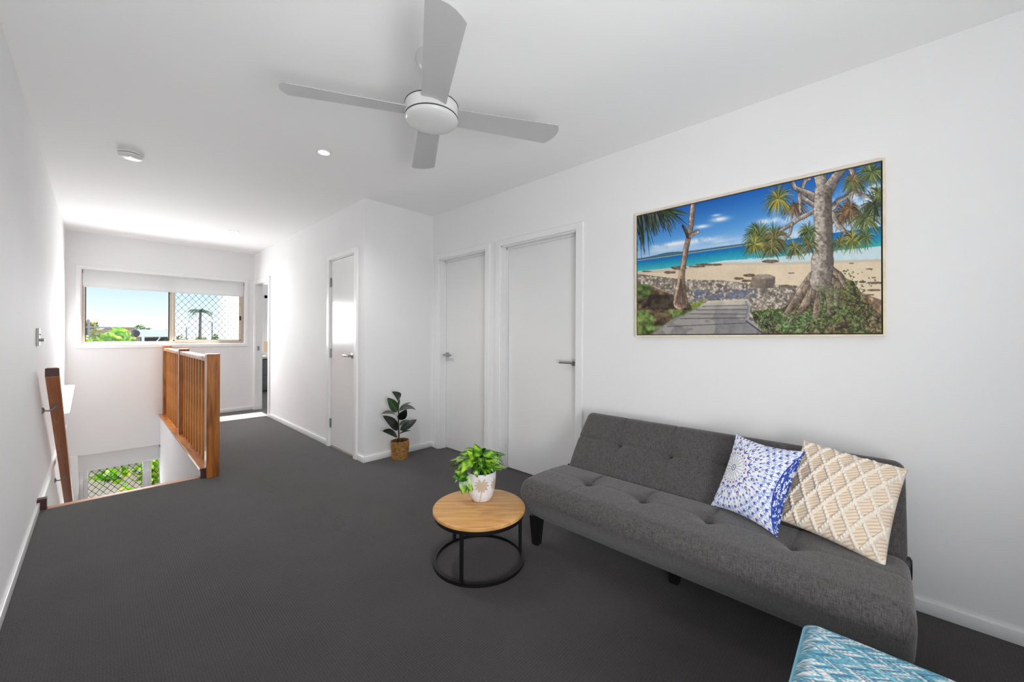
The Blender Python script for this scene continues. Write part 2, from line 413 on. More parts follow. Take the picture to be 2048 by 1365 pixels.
def make_door(name, wx, wt, hole, leaf_x, label, handle_y=None, side=1, hinges=None, leaf=True, strip=False, leftarch=AW, rightarch=AW):
    y0, y1, _, zt = hole
    root = empty(name, (wx, (y0+y1)/2, 0), label, 'door', kind='structure')
    mb = MB()
    ring(mb, 'X', wx-AT, wx, y0-rightarch, y1+leftarch, 0, zt+AW-.01, y0+.006, y1-.006, 0, zt-.006, True)
    mb.build('door_frame', 'trim', root, smooth=30)
    jb = MB(); t = .016
    jb.box(wx-.002, wx+wt+.002, y0, y0+t, 0, zt).box(wx-.002, wx+wt+.002, y1-t, y1, 0, zt).box(wx-.002, wx+wt+.002, y0, y1, zt-t, zt)
    if leaf and leaf_x > wx+.04:       # stop bead in front of a leaf that opens away
        jb.box(leaf_x-.014, leaf_x-.002, y0+t, y0+t+.012, 0, zt-t).box(leaf_x-.014, leaf_x-.002, y1-t-.012, y1-t, 0, zt-t)
        jb.box(leaf_x-.014, leaf_x-.002, y0+t, y1-t, zt-t-.012, zt-t)
    jb.build('door_jamb', 'trim', root)
    if leaf:
        lf = MB().box(leaf_x, leaf_x+.036, y0+t+.003, y1-t-.003, .008 if not strip else .016, zt-t-.003, bev=.0015)
        lfo = lf.build('door_leaf', 'door', root)
        if handle_y is not None: door_handle(lfo, leaf_x, handle_y, 1.02, side, 'satin chrome lever handle on square rose')
        if hinges:
            for z in hinges:
                MB().tube([(leaf_x-.006, y1-t-.001, z-.05), (leaf_x-.006, y1-t-.001, z+.05)], .007, 10).box(leaf_x-.004, leaf_x+.001, y1-t-.02, y1-t+.008, z-.048, z+.048).build('hinge', 'steel', root, label='steel butt hinge on the door edge')
    if strip:
        MB().box(wx+.002, wx+wt, y0+t, y1-t, 0, .008, bev=.002).build('threshold_strip', mat('bare_timber_strip', rgb(178, 160, 148), .6, noise=.1), root, label='pale timber threshold strip')
    return root
make_door('door_1', XR, .12, D1, 2.62, 'closed white flush door on right wall nearest the niche corner', 3.432, -1, leftarch=.055, rightarch=.052)
make_door('door_2', XR, .12, D2, 2.62, 'closed white flush door between the niche door and the sofa', 1.775, 1, rightarch=.058)
make_door('door_3', XH, .1, D3, XH+.004, 'narrow glossy white cupboard door in the hall wall with exposed hinges', 3.872, 1, hinges=[1.81, 1.03, .26], strip=True)
make_door('door_4', XH, .1, D4, XH, 'open white doorway to the bedroom at the far end of the hall', leaf=False, leftarch=.056)
MB().box(XH+.03, XH+.06, D4[1]-.018, D4[1]-.0155, .97, 1.04).build('strike_plate', 'steel', bpy.data.objects['door_4'], label='dark steel strike plate in the jamb')
# rooms behind the two closed doors on the right stay dark: thin backing walls
MB().box(XR+.3, XR+.34, 1.4, 3.6, 0, HC).build('wall_behind_doors', 'wall', label='wall inside the rooms behind the closed doors', cat='wall', **S)

# ------------------------------------------------------------------ windows
def bars(mb, rects):
    for r in rects: mb.box(*r, bev=.003, seg=1)
    return mb
def grille_part(parent, x0, x1, y, z0, z1, px, pz, ph=0., r=.0019):
    """interlaced diamond wire mesh"""
    mb = MB()
    k = pz/px
    nodes = []
    for d in (1, -1):
        c0 = -int((z1-z0)/pz)-int((x1-x0)/px)-4
        for i in range(c0, -c0):
            # line x = x0 + ph + i*px + d*(z-z0)/k
            zs = []
            xa = x0+ph+i*px
            za, zb = z0, z1
            # clip on x
            for (xx) in (x0, x1):
                pass
            lo, hi = z0, z1
            if d == 1:
                lo = max(lo, z0+(x0-xa)*k); hi = min(hi, z0+(x1-xa)*k)
            else:
                lo = max(lo, z0+(xa-x1)*k); hi = min(hi, z0+(xa-x0)*k)
            if hi-lo < 1e-3: continue
            mb.tube([(xa+d*(lo-z0)/k, y+d*.0012, lo), (xa+d*(hi-z0)/k, y+d*.0012, hi)], r, 5, caps=False)
    i = -2
    row = 0
    z = z0
    while z <= z1+1e-6:
        x = x0+ph + (0 if row % 2 == 0 else px/2) - px
        while x <= x1:
            if x0 < x < x1:
                mb.raw([(x-.006, y, z), (x, y-.004, z), (x+.006, y, z), (x, y+.004, z), (x, y, z-.006), (x, y, z+.006)],
                       [(0, 1, 5), (1, 2, 5), (2, 3, 5), (3, 0, 5), (1, 0, 4), (2, 1, 4), (3, 2, 4), (0, 3, 4)])
            x += px
        z += pz/2; row += 1
    return mb.build('security_grille', 'grille', parent, label='black diamond mesh security screen')
# upper window
wx0, wx1, wz0, wz1 = W1
w1 = empty('window_1', ((wx0+wx1)/2, YB, wz0), 'upper sliding window over the stairwell with diamond security screen', 'window', kind='structure')
fr = MB()
ring(fr, 'Y', YB-.014, YB, wx0-.042, wx1+.042, wz0-.046, wz1+.042, wx0+.004, wx1-.004, wz0+.004, wz1-.004)
fr.build('window_trim', 'trim', w1, smooth=30)
rv = MB().box(wx0, wx0+.012, YB, YB+.16, wz0, wz1).box(wx1-.012, wx1, YB, YB+.16, wz0, wz1).box(wx0+.012, wx1-.012, YB, YB+.16, wz0, wz0+.012).box(wx0+.012, wx1-.012, YB, YB+.16, wz1-.012, wz1)
rv.build('window_reveal', 'trim', w1)
yf0, yf1 = YB+.055, YB+.115
ax0, ax1, az0, az1 = wx0+.012, wx1-.012, wz0+.012, wz1-.012
mx = .745
bars(MB(), [(ax0, ax0+.03, yf0, yf1, az0, az1), (ax1-.03, ax1, yf0, yf1, az0, az1), (ax0+.03, ax1-.03, yf0, yf1, az0, az0+.03), (ax0+.03, ax1-.03, yf0, yf1, az1-.03, az1)]).build('window_frame', 'tan_al', w1, label='champagne aluminium outer frame')
bars(MB(), [(mx-.03, mx, yf0, yf1, az0+.03, az1-.03)]).build('mullion', 'tan_al', w1)
sa = bars(MB(), [(mx+.004, mx+.032, yf0-.012, yf0+.018, az0+.03, az1-.03), (ax1-.062, ax1-.03, yf0-.012, yf0+.018, az0+.03, az1-.03), (mx, ax1-.03, yf0-.012, yf0+.018, az0+.022, az0+.05)]).build('sliding_sash', 'tan_al', w1)
MB().box(ax1-.058, ax1-.036, yf0-.03, yf0-.012, 1.46, 1.53, bev=.004).build('latch', 'blackleg', sa, label='black window latch')
bars(MB(), [(ax0+.03, ax0+.038, yf0+.004, yf0+.03, az0+.03, az1-.03), (mx-.042, mx-.03, yf0+.004, yf0+.03, az0+.03, az1-.03)]).build('glazing_seal', 'dark_seal', w1)
MB().box(ax0+.03, mx-.03, yf0+.025, yf0+.029, az0+.03, az1-.03).build('glass_pane', 'glass', w1)
MB().box(mx+.03, ax1-.06, yf0+.0, yf0+.004, az0+.05, az1-.03).build('glass_pane', 'glass', w1)
grille_part(w1, mx+.034, ax1-.062, yf1+.012, az0+.03, az1, .082, .100)
# roller blind on the upper window
def blind(name, x0, x1, y, ztop, zbot, label):
    root = empty(name, ((x0+x1)/2, y, ztop), label, 'blind')
    MB().tube([(x0+.01, y+.022, ztop-.024), (x1-.01, y+.022, ztop-.024)], .019, 20).build('roller_tube', 'blind', root, smooth=True)
    MB().box(x0+.004, x1-.004, y-.0005, y+.001, zbot+.012, ztop).build('blind_fabric', 'blind', root)
    MB().box(x0+.012, x1-.012, y-.006, y+.006, zbot-.004, zbot+.016, bev=.004).build('bottom_rail', 'white_al', root, smooth=30)
    for xx in (x0, x1-.008):
        MB().box(xx, xx+.008, y-.002, y+.045, ztop-.05, ztop-.004, bev=.002).build('bracket', 'steel', root)
    return root
blind('roller_blind', wx0+.016, wx1-.016, YB+.010, wz1-.0125, 1.845, 'white roller blind partly drawn over the upper window')
# lower window
lx0, lx1, lz0, lz1 = W2
w2 = empty('window_2', ((lx0+lx1)/2, YB, lz1), 'lower stairwell window with white frame and diamond mesh', 'window', kind='structure')
MB().box(lx0-.06, lx0+.003, YB-.014, YB, lz0, lz1+.0, bev=.003).build('window_trim', 'trim', w2, smooth=30)
MB().box(lx0, lx0+.012, YB, YB+.16, lz0, lz1).box(lx0, lx1, YB, YB+.16, lz1-.012, lz1).box(lx0, lx1, YB, YB+.16, lz0, lz0+.012).build('window_reveal', 'trim', w2)
bars(MB(), [(lx0+.012, lx0+.05, yf0, yf1, lz0+.012, lz1-.012), (lx0+.05, lx0+.092, yf0+.012, yf1, lz0+.012, lz1-.012), (lx0+.012, lx1, yf0, yf1, lz1-.05, lz1-.012), (lx0+.012, lx1, yf0, yf1, lz0+.012, lz0+.06)]).build('window_frame', 'white_al', w2)
bars(MB(), [(.437, .485, yf0, yf1, lz0+.05, lz1-.05), (.485, .53, yf0+.014, yf1, lz0+.05, lz1-.05)]).build('mullion', 'white_al', w2)
MB().box(lx0+.09, .437, yf0+.03, yf0+.034, lz0+.05, lz1-.05).build('glass_pane', 'glass', w2)
MB().box(.53, lx1, yf0+.03, yf0+.034, lz0+.05, lz1-.05).build('glass_pane', 'glass', w2)
grille_part(w2, lx0+.09, .437, yf1+.01, lz0+.06, lz1-.03, .071, .0865, 0., .0029)
grille_part(w2, .53, lx1, yf1+.01, lz0+.06, lz1-.03, .071, .0865, .02, .0029)
blind('roller_blind', lx0+.004, lx1-.003, YB+.006, lz1-.004, -.560, 'white roller blind partly drawn over the lower stairwell window')
# bedroom window
w3 = empty('window_3', (3.4, 10.2, 1.05), 'bedroom window glimpsed through the far doorway', 'window', kind='structure')
bars(MB(), [(2.59, 2.65, 10.18, 10.26, 1.0, 2.13), (4.28, 4.34, 10.18, 10.26, 1.0, 2.13), (2.59, 4.34, 10.18, 10.26, 2.06, 2.13), (2.59, 4.34, 10.18, 10.26, 1.0, 1.06)]).build('window_frame', 'white_al', w3)
MB().box(2.65, 4.28, 10.22, 10.224, 1.06, 2.06).build('glass_pane', 'glass', w3)

# ------------------------------------------------------------------ stair timber
MB().box(XL+.045, SX0-.012, SY0-.035, SY0+.02, -.032, .004, bev=.006, seg=3).build('trim_1', 'nosing', smooth=30, label='pale timber nosing along the top stair edge', cat='trim', **S)
MB().box(XL, XL+.02, SY0+.02, YB, .02, .075, bev=.003).build('trim_2', 'trim', label='thin white ledger strip along the stairwell wall', cat='trim', **S)
MB().box(XL, XL+.045, SY0-.035, SY0+.02, -.02, .076, bev=.002).build('trim_3', 'endgrain', label='dark timber end block where the skirting meets the stair', cat='trim', **S)

bal = empty('stair_balustrade', (.68, 5.8, .0), 'orange brown timber balustrade with square balusters along the stairwell', 'balustrade')
bboard = MB().box(.597, .735, 4.215, YB, .062, .084, bev=.003).build('base_board', 'timber_y', bal, label='flat timber capping board')
MB().box(.601, .638, 4.196, 4.216, 0, .082, bev=.001).build('board_end', 'endgrain', bboard, label='dark end of the capping board')
PX0, PX1 = .635, .727
posts = [(4.165, 4.250, 0), (5.835, 5.925, .084), (YB-.09, YB-.001, .084)]
for (a, b, z) in posts:
    MB().box(PX0, PX1, a, b, z, 1.062, bev=.002, seg=1).build('post', 'timber', bal)
for (a, b) in ((4.25, 5.835), (5.925, YB-.09)):
    MB().box(.640, .712, a, b, .995, 1.035, bev=.004).build('top_rail', 'timber_y', bal, smooth=30)
    nb = 9 if b < 6 else 8
    b0 = None
    for k in range(nb):
        y = a+(b-a)*(k+1)/(nb+1)
        if b0 is None or True:
            if 'balproto' not in globals():
                balproto = MB().box(.658, .696, -.011, .011, .084, .995, bev=.0015, seg=1).build('baluster', 'timber_l', bal)
                balproto.location.y += y; b0 = balproto
                base_y = balproto.location.y - y
            else:
                c = balproto.copy(); COL.objects.link(c); c.parent = bal; c.location.y = base_y+y; b0 = c

# handrail on the left wall
m_ = .67
def rz(y): return .925-m_*(y-4.212)
hr = empty('handrail', (XL, 4.3, .9), 'brown timber handrail sloping down the left stair wall', 'handrail')
L = math.hypot(1, m_)
ya, yb = 4.212, 7.3
t = .055
d = Vector((0, 1, -m_)).normalized(); nrm = Vector((0, m_, 1)).normalized()
def rail_mesh():
    mb = MB()
    prof = []
    xa, xb = -.253, -.187
    rr = .012
    for (cx, cz, a0) in ((xb-rr, t-rr, 0), (xa+rr, t-rr, 90), (xa+.004, .004, 180), (xb-.004, .004, 270)):
        r_ = rr if cz > .02 else .004
        for k in range(5):
            a = math.radians(a0+k*22.5); prof.append((cx+r_*math.cos(a), cz+r_*math.sin(a)))
    verts = []
    for y in (ya, yb):
        for (x, h) in prof:
            # plumb cut: vertical end
            verts.append((x, y, rz(y)+h*L))
    n = len(prof)
    faces = [tuple(range(n)), tuple(range(n, 2*n))[::-1]]+[(i, (i+1) % n, n+(i+1) % n, n+i) for i in range(n)]
    return mb.raw(verts, faces)
rail_o = rail_mesh().build('rail', 'rail', hr, smooth=30)
MB().box(-.2525, -.1875, ya-.0025, ya-.0002, rz(ya)+.004, rz(ya)+.062, bev=.0).build('rail_end', 'endgrain', rail_o, label='dark rounded cut end of the handrail')
for y in (4.581, 5.858):
    mb = MB().lathe([(0, 0), (.026, 0), (.026, .004), (.014, .012), (0, .012)], (XL, y, rz(y)-.028), 20, 'X')
    P = [(XL+.005, y, rz(y)-.028), (XL+.03, y, rz(y)-.034), (XL+.055, y, rz(y)-.024), (XL+.066, y, rz(y)-.006), (XL+.068, y, rz(y)+.004)]
    mb.tube(P, .0065, 10)
    mb.box(-.232, -.208, y-.022, y+.022, rz(y)-.004, rz(y)+.001, rot=Matrix.Rotation(-math.atan(m_), 3, 'X'))
    mb.build('bracket', 'steel', hr, smooth=40)

# wall plate with dimmer on the left wall
sw = empty('wall_switch', (XL, 4.175, 1.2), 'brushed steel switch plate with round dimmer knob on left wall', 'switch')
MB().box(XL, XL+.014, 4.14, 4.21, 1.147, 1.265, bev=.002).build('plate', 'steel', sw)
MB().lathe([(0, .034), (.009, .034), (.010, .030), (.010, .012), (0, .012)], (XL, 4.175, 1.186), 20, 'X').build('knob', 'steel', sw, smooth=40)
MB().box(XL+.012, XL+.021, 4.167, 4.183, 1.218, 1.228, bev=.002).build('toggle', 'steel', sw)
# wall light in the stairwell
sc = empty('wall_light', (XL, 6.9, .28), 'white tapered glass wall light glowing behind the handrail', 'wall light')
mb = MB(); V = []
zt_, zb_ = .612, .305
for (x1, z, hw) in ((XL+.099, zt_, .15), (XL+.061, zb_, .09)):
    for k in range(13):
        a = -PI/2+PI*k/12; ca = math.cos(a); sa_ = math.sin(a)
        V.append((XL+.004+(x1-XL-.004)*(abs(ca)**.55), 6.95+hw*math.copysign(abs(sa_)**.55, sa_), z))
F = [(i, i+1, 14+i, 13+i) for i in range(12)]+[tuple(range(13, 26))]
mb.raw(V, F).build('glass_shade', 'opal', sc, smooth=30)
MB().box(XL, XL+.006, 6.85, 7.05, .36, .56, bev=.001).build('back_plate', 'plastic', sc)

# ------------------------------------------------------------------ ceiling fittings
def downlight(x, y, label):
    root = empty('downlight', (x, y, HC), label, 'downlight', 'recessed ceiling downlights')
    MB().lathe([(.036, -.002), (.037, -.006), (.046, -.005), (.048, 0), (.036, 0)], (x, y, HC), 40).build('trim_ring', 'plastic', root, smooth=True)
    MB().lathe([(0, -.010), (.02, -.009), (.033, -.006), (.036, -.003)], (x, y, HC), 40).build('diffuser', 'led', root)
    return root
dl = downlight(1.113, 2.925, 'lit round downlight on the ceiling nearer the fan')
c = dl.copy(); COL.objects.link(c); c.location = (1.191, 6.01, HC); c['label'] = 'small lit downlight on the ceiling far down the hall'
for ch in list(dl.children):
    k = ch.copy(); COL.objects.link(k); k.parent = c
sd = empty('smoke_detector', (.160, 3.985, HC), 'round white smoke detector on the ceiling above the stairs', 'smoke detector')
MB().lathe([(0, 0), (.071, 0), (.072, -.006), (.068, -.012), (0, -.012)], (.160, 3.985, HC), 40).build('base_plate', 'plastic', sd, smooth=40)
MB().lathe([(0, -.014), (.064, -.014), (.070, -.018), (.072, -.026), (.060, -.037), (.030, -.041), (0, -.041)], (.160, 3.985, HC), 40).build('cover', 'plastic', sd, smooth=40)
MB().lathe([(0, -.0125), (.063, -.0125), (.063, -.0155), (0, -.0155)], (.160, 3.985, HC), 40).build('vent_gap', 'gap', sd)
MB().lathe([(0, -.046), (.009, -.046), (.011, -.040), (0, -.038)], (.155, 3.935, HC), 16).build('test_button', 'plastic', sd, smooth=True)

# ceiling fan
FX, FY, FZ = 1.080, 1.547, 2.280
fan = empty('ceiling_fan', (FX, FY, HC), 'white four bladed ceiling fan with domed hub', 'ceiling fan')
MB().lathe([(0, 0), (.074, 0), (.076, -.012), (.070, -.034), (.052, -.058), (.030, -.068), (0, -.068)], (FX, FY, HC), 40).build('canopy', 'fan', fan, smooth=50)
MB().tube([(FX, FY, HC-.06), (FX, FY, FZ+.03)], .0125, 16).build('rod', 'fan', fan, smooth=50)
motor = MB().lathe([(0, .052), (.06, .05), (.112, .043), (.1195, .040), (.1195, .036), (.1235, .034), (.1245, .028), (.1245, -.017), (.1225, -.019), (.1185, -.0195), (0, -.0195)], (FX, FY, FZ), 64).build('motor_housing', 'fan', fan, smooth=35)
MB().lathe([(.1185, .0355), (.1252, .0355), (.1252, .0375), (.1185, .0375)], (FX, FY, FZ), 64).lathe([(.1185, -.0235), (.1242, -.0235), (.1242, -.0195), (.1185, -.0195)], (FX, FY, FZ), 64).build('shadow_line', 'gap', motor)
MB().lathe([(.1185, -.0225), (.1225, -.0235), (.1240, -.027), (.1225, -.033), (.112, -.042), (.085, -.052), (.045, -.058), (0, -.060)], (FX, FY, FZ), 64).build('dome_cover', 'fan', fan, smooth='all')
def blade_mesh():
    # local: runs along +X, width along Y, slight twist about X; origin at hub centre
    ns, nw, th = 40, 13, .0055
    V = []
    for face in (1, -1):
        for i in range(ns+1):
            f = i/ns
            for j in range(nw+1):
                w = j/nw*2-1
                width = .112+.030*f
                xx = .118+(.651-.118)*f
                xx -= f*f*.030*(w*w) + f**8*.012*(w+1)     # curved tip
                yy = w*width/2
                camber = .004*(1-w*w)
                V.append((xx, yy, camber+face*th/2*(1-.5*abs(w)**6)))
    n1 = (ns+1)*(nw+1); F = []
    for i in range(ns):
        for j in range(nw):
            a = i*(nw+1)+j; b = a+nw+1
            F.append((a, b, b+1, a+1)); F.append((n1+a, n1+a+1, n1+b+1, n1+b))
    for j in range(nw):
        F.append((j, j+1, n1+j+1, n1+j)); a = ns*(nw+1)+j; F.append((a+1, a, n1+a, n1+a+1))
    for i in range(ns):
        a = i*(nw+1); b = a+nw+1; F.append((b, a, n1+a, n1+b)); a += nw; b += nw; F.append((a, b, n1+b, n1+a))
    return V, F
bV, bF = blade_mesh()
proto = None
for k, ang in enumerate((150.7, 60.7-.9, -29.3, -120.7)):
    if proto is None:
        mb = MB().raw(bV, bF)
        proto = mb.build('blade', 'blade', None, smooth=40); o = proto
    else:
        o = proto.copy(); COL.objects.link(o)
    o.parent = fan; o.location = (0, 0, FZ-HC)
    o.rotation_euler = (Matrix.Rotation(math.radians(ang), 3, 'Z') @ Matrix.Rotation(math.radians(-11.5), 3, 'X')).to_euler()

# ================================================================== FURNITURE
def round_profile(pts, rads, nper=10, step=.012):
    """rounded closed polygon, densely sampled"""
    out = []; n = len(pts)
    for i in range(n):
        p0, p1, p2 = Vector(pts[i-1]), Vector(pts[i]), Vector(pts[(i+1) % n])
        a = (p0-p1).normalized(); b = (p2-p1).normalized()
        half = math.acos(max(-1, min(1, a.dot(b))))/2
        r = rads[i]; dd = r/math.tan(half)
        c = p1+(a+b).normalized()*(r/math.sin(half))
        s0, s1 = p1+a*dd-c, p1+b*dd-c
        a0 = math.atan2(s0.y, s0.x); a1 = math.atan2(s1.y, s1.x); da = (a1-a0+PI) % (2*PI)-PI
        for k in range(nper+1):
            an = a0+da*k/nper; out.append((c.x+r*math.cos(an), c.y+r*math.sin(an)))
    # resample
    res = []
    m = len(out)
    for i in range(m):
        p, q = Vector(out[i]), Vector(out[(i+1) % m]); l = (q-p).length
        k = max(1, int(l/step))
        for j in range(k): res.append(tuple(p+(q-p)*j/k))
    return np.array(res)
def slab(prof, y0, y1, ny, er, disp=None, bow=0.):
    """profile (x,z) swept along Y with rounded ends; disp(P,N)->offset along normal.  returns V,F"""
    n = len(prof)
    tang = np.roll(prof, -1, 0)-np.roll(prof, 1, 0); tang /= np.linalg.norm(tang, axis=1)[:, None]
    nor = np.stack([tang[:, 1], -tang[:, 0]], 1)
    cen = prof.mean(0)
    if ((prof-cen)*nor).sum() < 0: nor = -nor
    ends = [er*(1-math.cos(a)) for a in np.linspace(0, PI/2, 9)]
    ys = [y0+e for e in ends[:-1]]+list(np.linspace(y0+er, y1-er, ny))+[y1-e for e in ends[:-1][::-1]]
    P = np.zeros((len(ys), n, 3)); N = np.zeros_like(P)
    for i, y in enumerate(ys):
        dd = min(y-y0, y1-y)
        ins = er-math.sqrt(max(0, er*er-(er-dd)**2)) if dd < er else 0
        pr = prof-nor*ins
        P[i, :, 0] = pr[:, 0]; P[i, :, 1] = y; P[i, :, 2] = pr[:, 1]
        N[i, :, 0] = nor[:, 0]; N[i, :, 2] = nor[:, 1]
    if disp is not None:
        P = P+N*disp(P, N)[..., None]
    V = P.reshape(-1, 3); F = gridF(len(ys), n, True)
    c0 = len(V); V = np.vstack([V, P[0].mean(0), P[-1].mean(0)])
    j = np.arange(n); j2 = (j+1) % n
    last = (len(ys)-1)*n
    F = np.vstack([F, np.stack([np.full(n, c0), j2, j, j], 1), np.stack([np.full(n, c0+1), last+j, last+j2, last+j2], 1)])
    return V, F, P
def mesh_any(name, V, F, m, parent=None, **kw):
    """faces that repeat a vertex are triangles"""
    mb = MB()
    mb.raw([tuple(v) for v in V], [tuple(dict.fromkeys(int(i) for i in f)) for f in F])
    return mb.build(name, m, parent, smooth='all', **kw)

# --- sofa (runs along the right wall)
sofa = empty('sofa_bed', (2.05, .71, 0), 'charcoal grey tufted click clack sofa bed against the right wall', 'sofa')
TY = [1.19, .872, .56, .248]
SY_0, SY_1 = -.088, 1.512
seat_prof = round_profile([(1.775, .160), (2.135, .160), (2.150, .395), (1.612, .398)], [.03, .02, .05, .060], 12, .008)
def seat_disp(P, N):
    x, y, z = P[..., 0], P[..., 1], P[..., 2]
    top = np.clip(N[..., 2]-.2, 0, 1)
    o = .016*np.exp(-((x-1.86)/.20)**2)*top                      # padding crown
    fr = np.clip(-N[..., 0], 0, 1)
    o += .012*fr*np.exp(-((z-.29)/.07)**2)
    for t in TY:
        r2 = ((x-1.905)/.055)**2+((y-t)/.05)**2
        o -= .030*np.exp(-r2)*top + .022*np.exp(-r2/.07)*top
        o -= .010*np.exp(-((y-t)/.009)**2)*top*np.exp(-((x-2.0)/.09)**2)
        o -= .005*np.exp(-((y-t)/.012)**2)*top*np.exp(-((x-1.80)/.07)**2)
    o -= .008*np.exp(-((x-1.905)/.012)**2)*top*(.35)
    o -= .035*np.clip((x-2.05)/.09, 0, 1)**2*top
    # front bottom rises and rounds at both ends
    return o
V, F, P = slab(seat_prof, SY_0, SY_1, 300, .045, seat_disp)
seat = mesh_any('seat_cushion', V, F, 'sofa', sofa)
bd = Vector((.255, .335)).normalized(); bn = Vector((bd.y, -bd.x))
p0 = Vector((2.098, .352)); p1 = p0+bd*.452
bk_prof = round_profile([tuple(p0), tuple(p1), tuple(p1+bn*.115), tuple(p0+bn*.10)], [.03, .045, .045, .03], 12, .008)[::-1]
def back_disp(P, N):
    x, y, z = P[..., 0], P[..., 1], P[..., 2]
    s = (x-p0.x)*bd.x+(z-p0.y)*bd.y
    fr = np.clip(-(N[..., 0]*bn.x+N[..., 2]*bn.y), 0, 1)
    o = .014*np.sin(np.clip(s/.45, 0, 1)*PI)*fr
    for t in TY:
        r2 = ((s-.25)/.05)**2+((y-t)/.05)**2
        o -= .026*np.exp(-r2)*fr+.022*np.exp(-r2/.07)*fr
        o -= .009*np.exp(-((y-t)/.007)**2)*fr
    o -= .009*np.exp(-((s-.25)/.008)**2)*fr
    return o
V, F, P = slab(bk_prof, SY_0+.004, SY_1-.02, 300, .04, back_disp)
mesh_any('backrest', V, F, 'sofa', sofa)
# welt seams at the right and left ends of the seat
for ye in (SY_0+.012, SY_1-.012):
    q = seat_prof+ (seat_prof-seat_prof.mean(0))*0.0
    pts = []
    cen = seat_prof.mean(0)
    for p in seat_prof[::3]:
        pts.append((cen[0]+(p[0]-cen[0])*.955, ye, cen[1]+(p[1]-cen[1])*.92))
    pts.append(pts[0]); pts.append(pts[1])
    pass
def leg(x, y, h=.172, tx=0.):
    mb = MB(); V = []
    for (z, hw) in ((0, .021), (h, .033)):
        for (a, b) in ((-1, -1), (1, -1), (1, 1), (-1, 1)): V.append((x+a*hw+(tx if z == 0 else 0), y+b*hw, z))
    mb.raw(V, [(3, 2, 1, 0), (4, 5, 6, 7), (0, 1, 5, 4), (1, 2, 6, 5), (2, 3, 7, 6), (3, 0, 4, 7)])
    bmesh.ops.bevel(mb.bm, geom=mb.bm.edges[:], offset=.003, segments=2, affect='EDGES')
    return mb
for (x, y) in ((1.782, 1.470), (1.800, -.04), (2.10, 1.44), (2.10, -.03), (1.98, .74)):
    leg(x, y).build('leg', 'blackleg', sofa, label='tapered black leg')
for ye in (SY_0+.004, SY_1-.016):
    MB().lathe([(0, -.012), (.022, -.012), (.028, -.006), (.028, .006), (.022, .012), (0, .012)], (2.150, ye, .335), 24, 'Y', .9, 1.7).build('hinge_cover', 'blackleg', sofa, smooth=40, label='black hinge cover between seat and back')

# --- pillows
def pillow(name, C, U, Vv, T, n, colf, colb, m, label, dispf=None, pin=.05, pw=2.4):
    """C centre, U/V half-edge vectors; colf(s,t)->rgb arrays for the front, colb for the back"""
    C, U, Vv = np.array(C, float), np.array(U, float), np.array(Vv, float)
    N = np.cross(U, Vv); N /= np.linalg.norm(N)
    a = np.sin(np.linspace(-1, 1, n)*PI/2*.999) if dispf is None else np.linspace(-1, 1, n)
    t, s = np.meshgrid(a, a, indexing='ij')
    h = (np.clip(1-np.abs(s)**pw, 0, 1)*np.clip(1-np.abs(t)**pw, 0, 1))**.55
    ss = s*(1-pin*(1-t*t)); tt = t*(1-pin*(1-s*s))
    base = C+ss[..., None]*U+tt[..., None]*Vv
    wr = (fbm(n, n, 5, 3, 5)-.5)*.012*h
    hf = T[0]*h+wr+(dispf(s, t, h) if dispf is not None else 0)
    edge = .004
    front = base+N*(hf+edge)[..., None]; back = base-N*(T[1]*h+edge)[..., None]
    Vx = np.vstack([front.reshape(-1, 3), back.reshape(-1, 3)])
    Fa = gridF(n, n); Fb = Fa[:, ::-1]+n*n
    idx = np.arange(n*n).reshape(n, n)
    rim = np.concatenate([idx[0, :-1], idx[:-1, -1], idx[-1, :0:-1], idx[:0:-1, 0]])
    r2 = np.roll(rim, -1)
    Fr = np.stack([r2, rim, rim+n*n, r2+n*n], 1)
    cols = np.vstack([colf(s, t).reshape(-1, 3), colb(s, t).reshape(-1, 3)])
    org = C
    return npmesh(name, Vx, np.vstack([Fa, Fb, Fr]), m, None, tuple(C), cols, True, label, 'cushion')
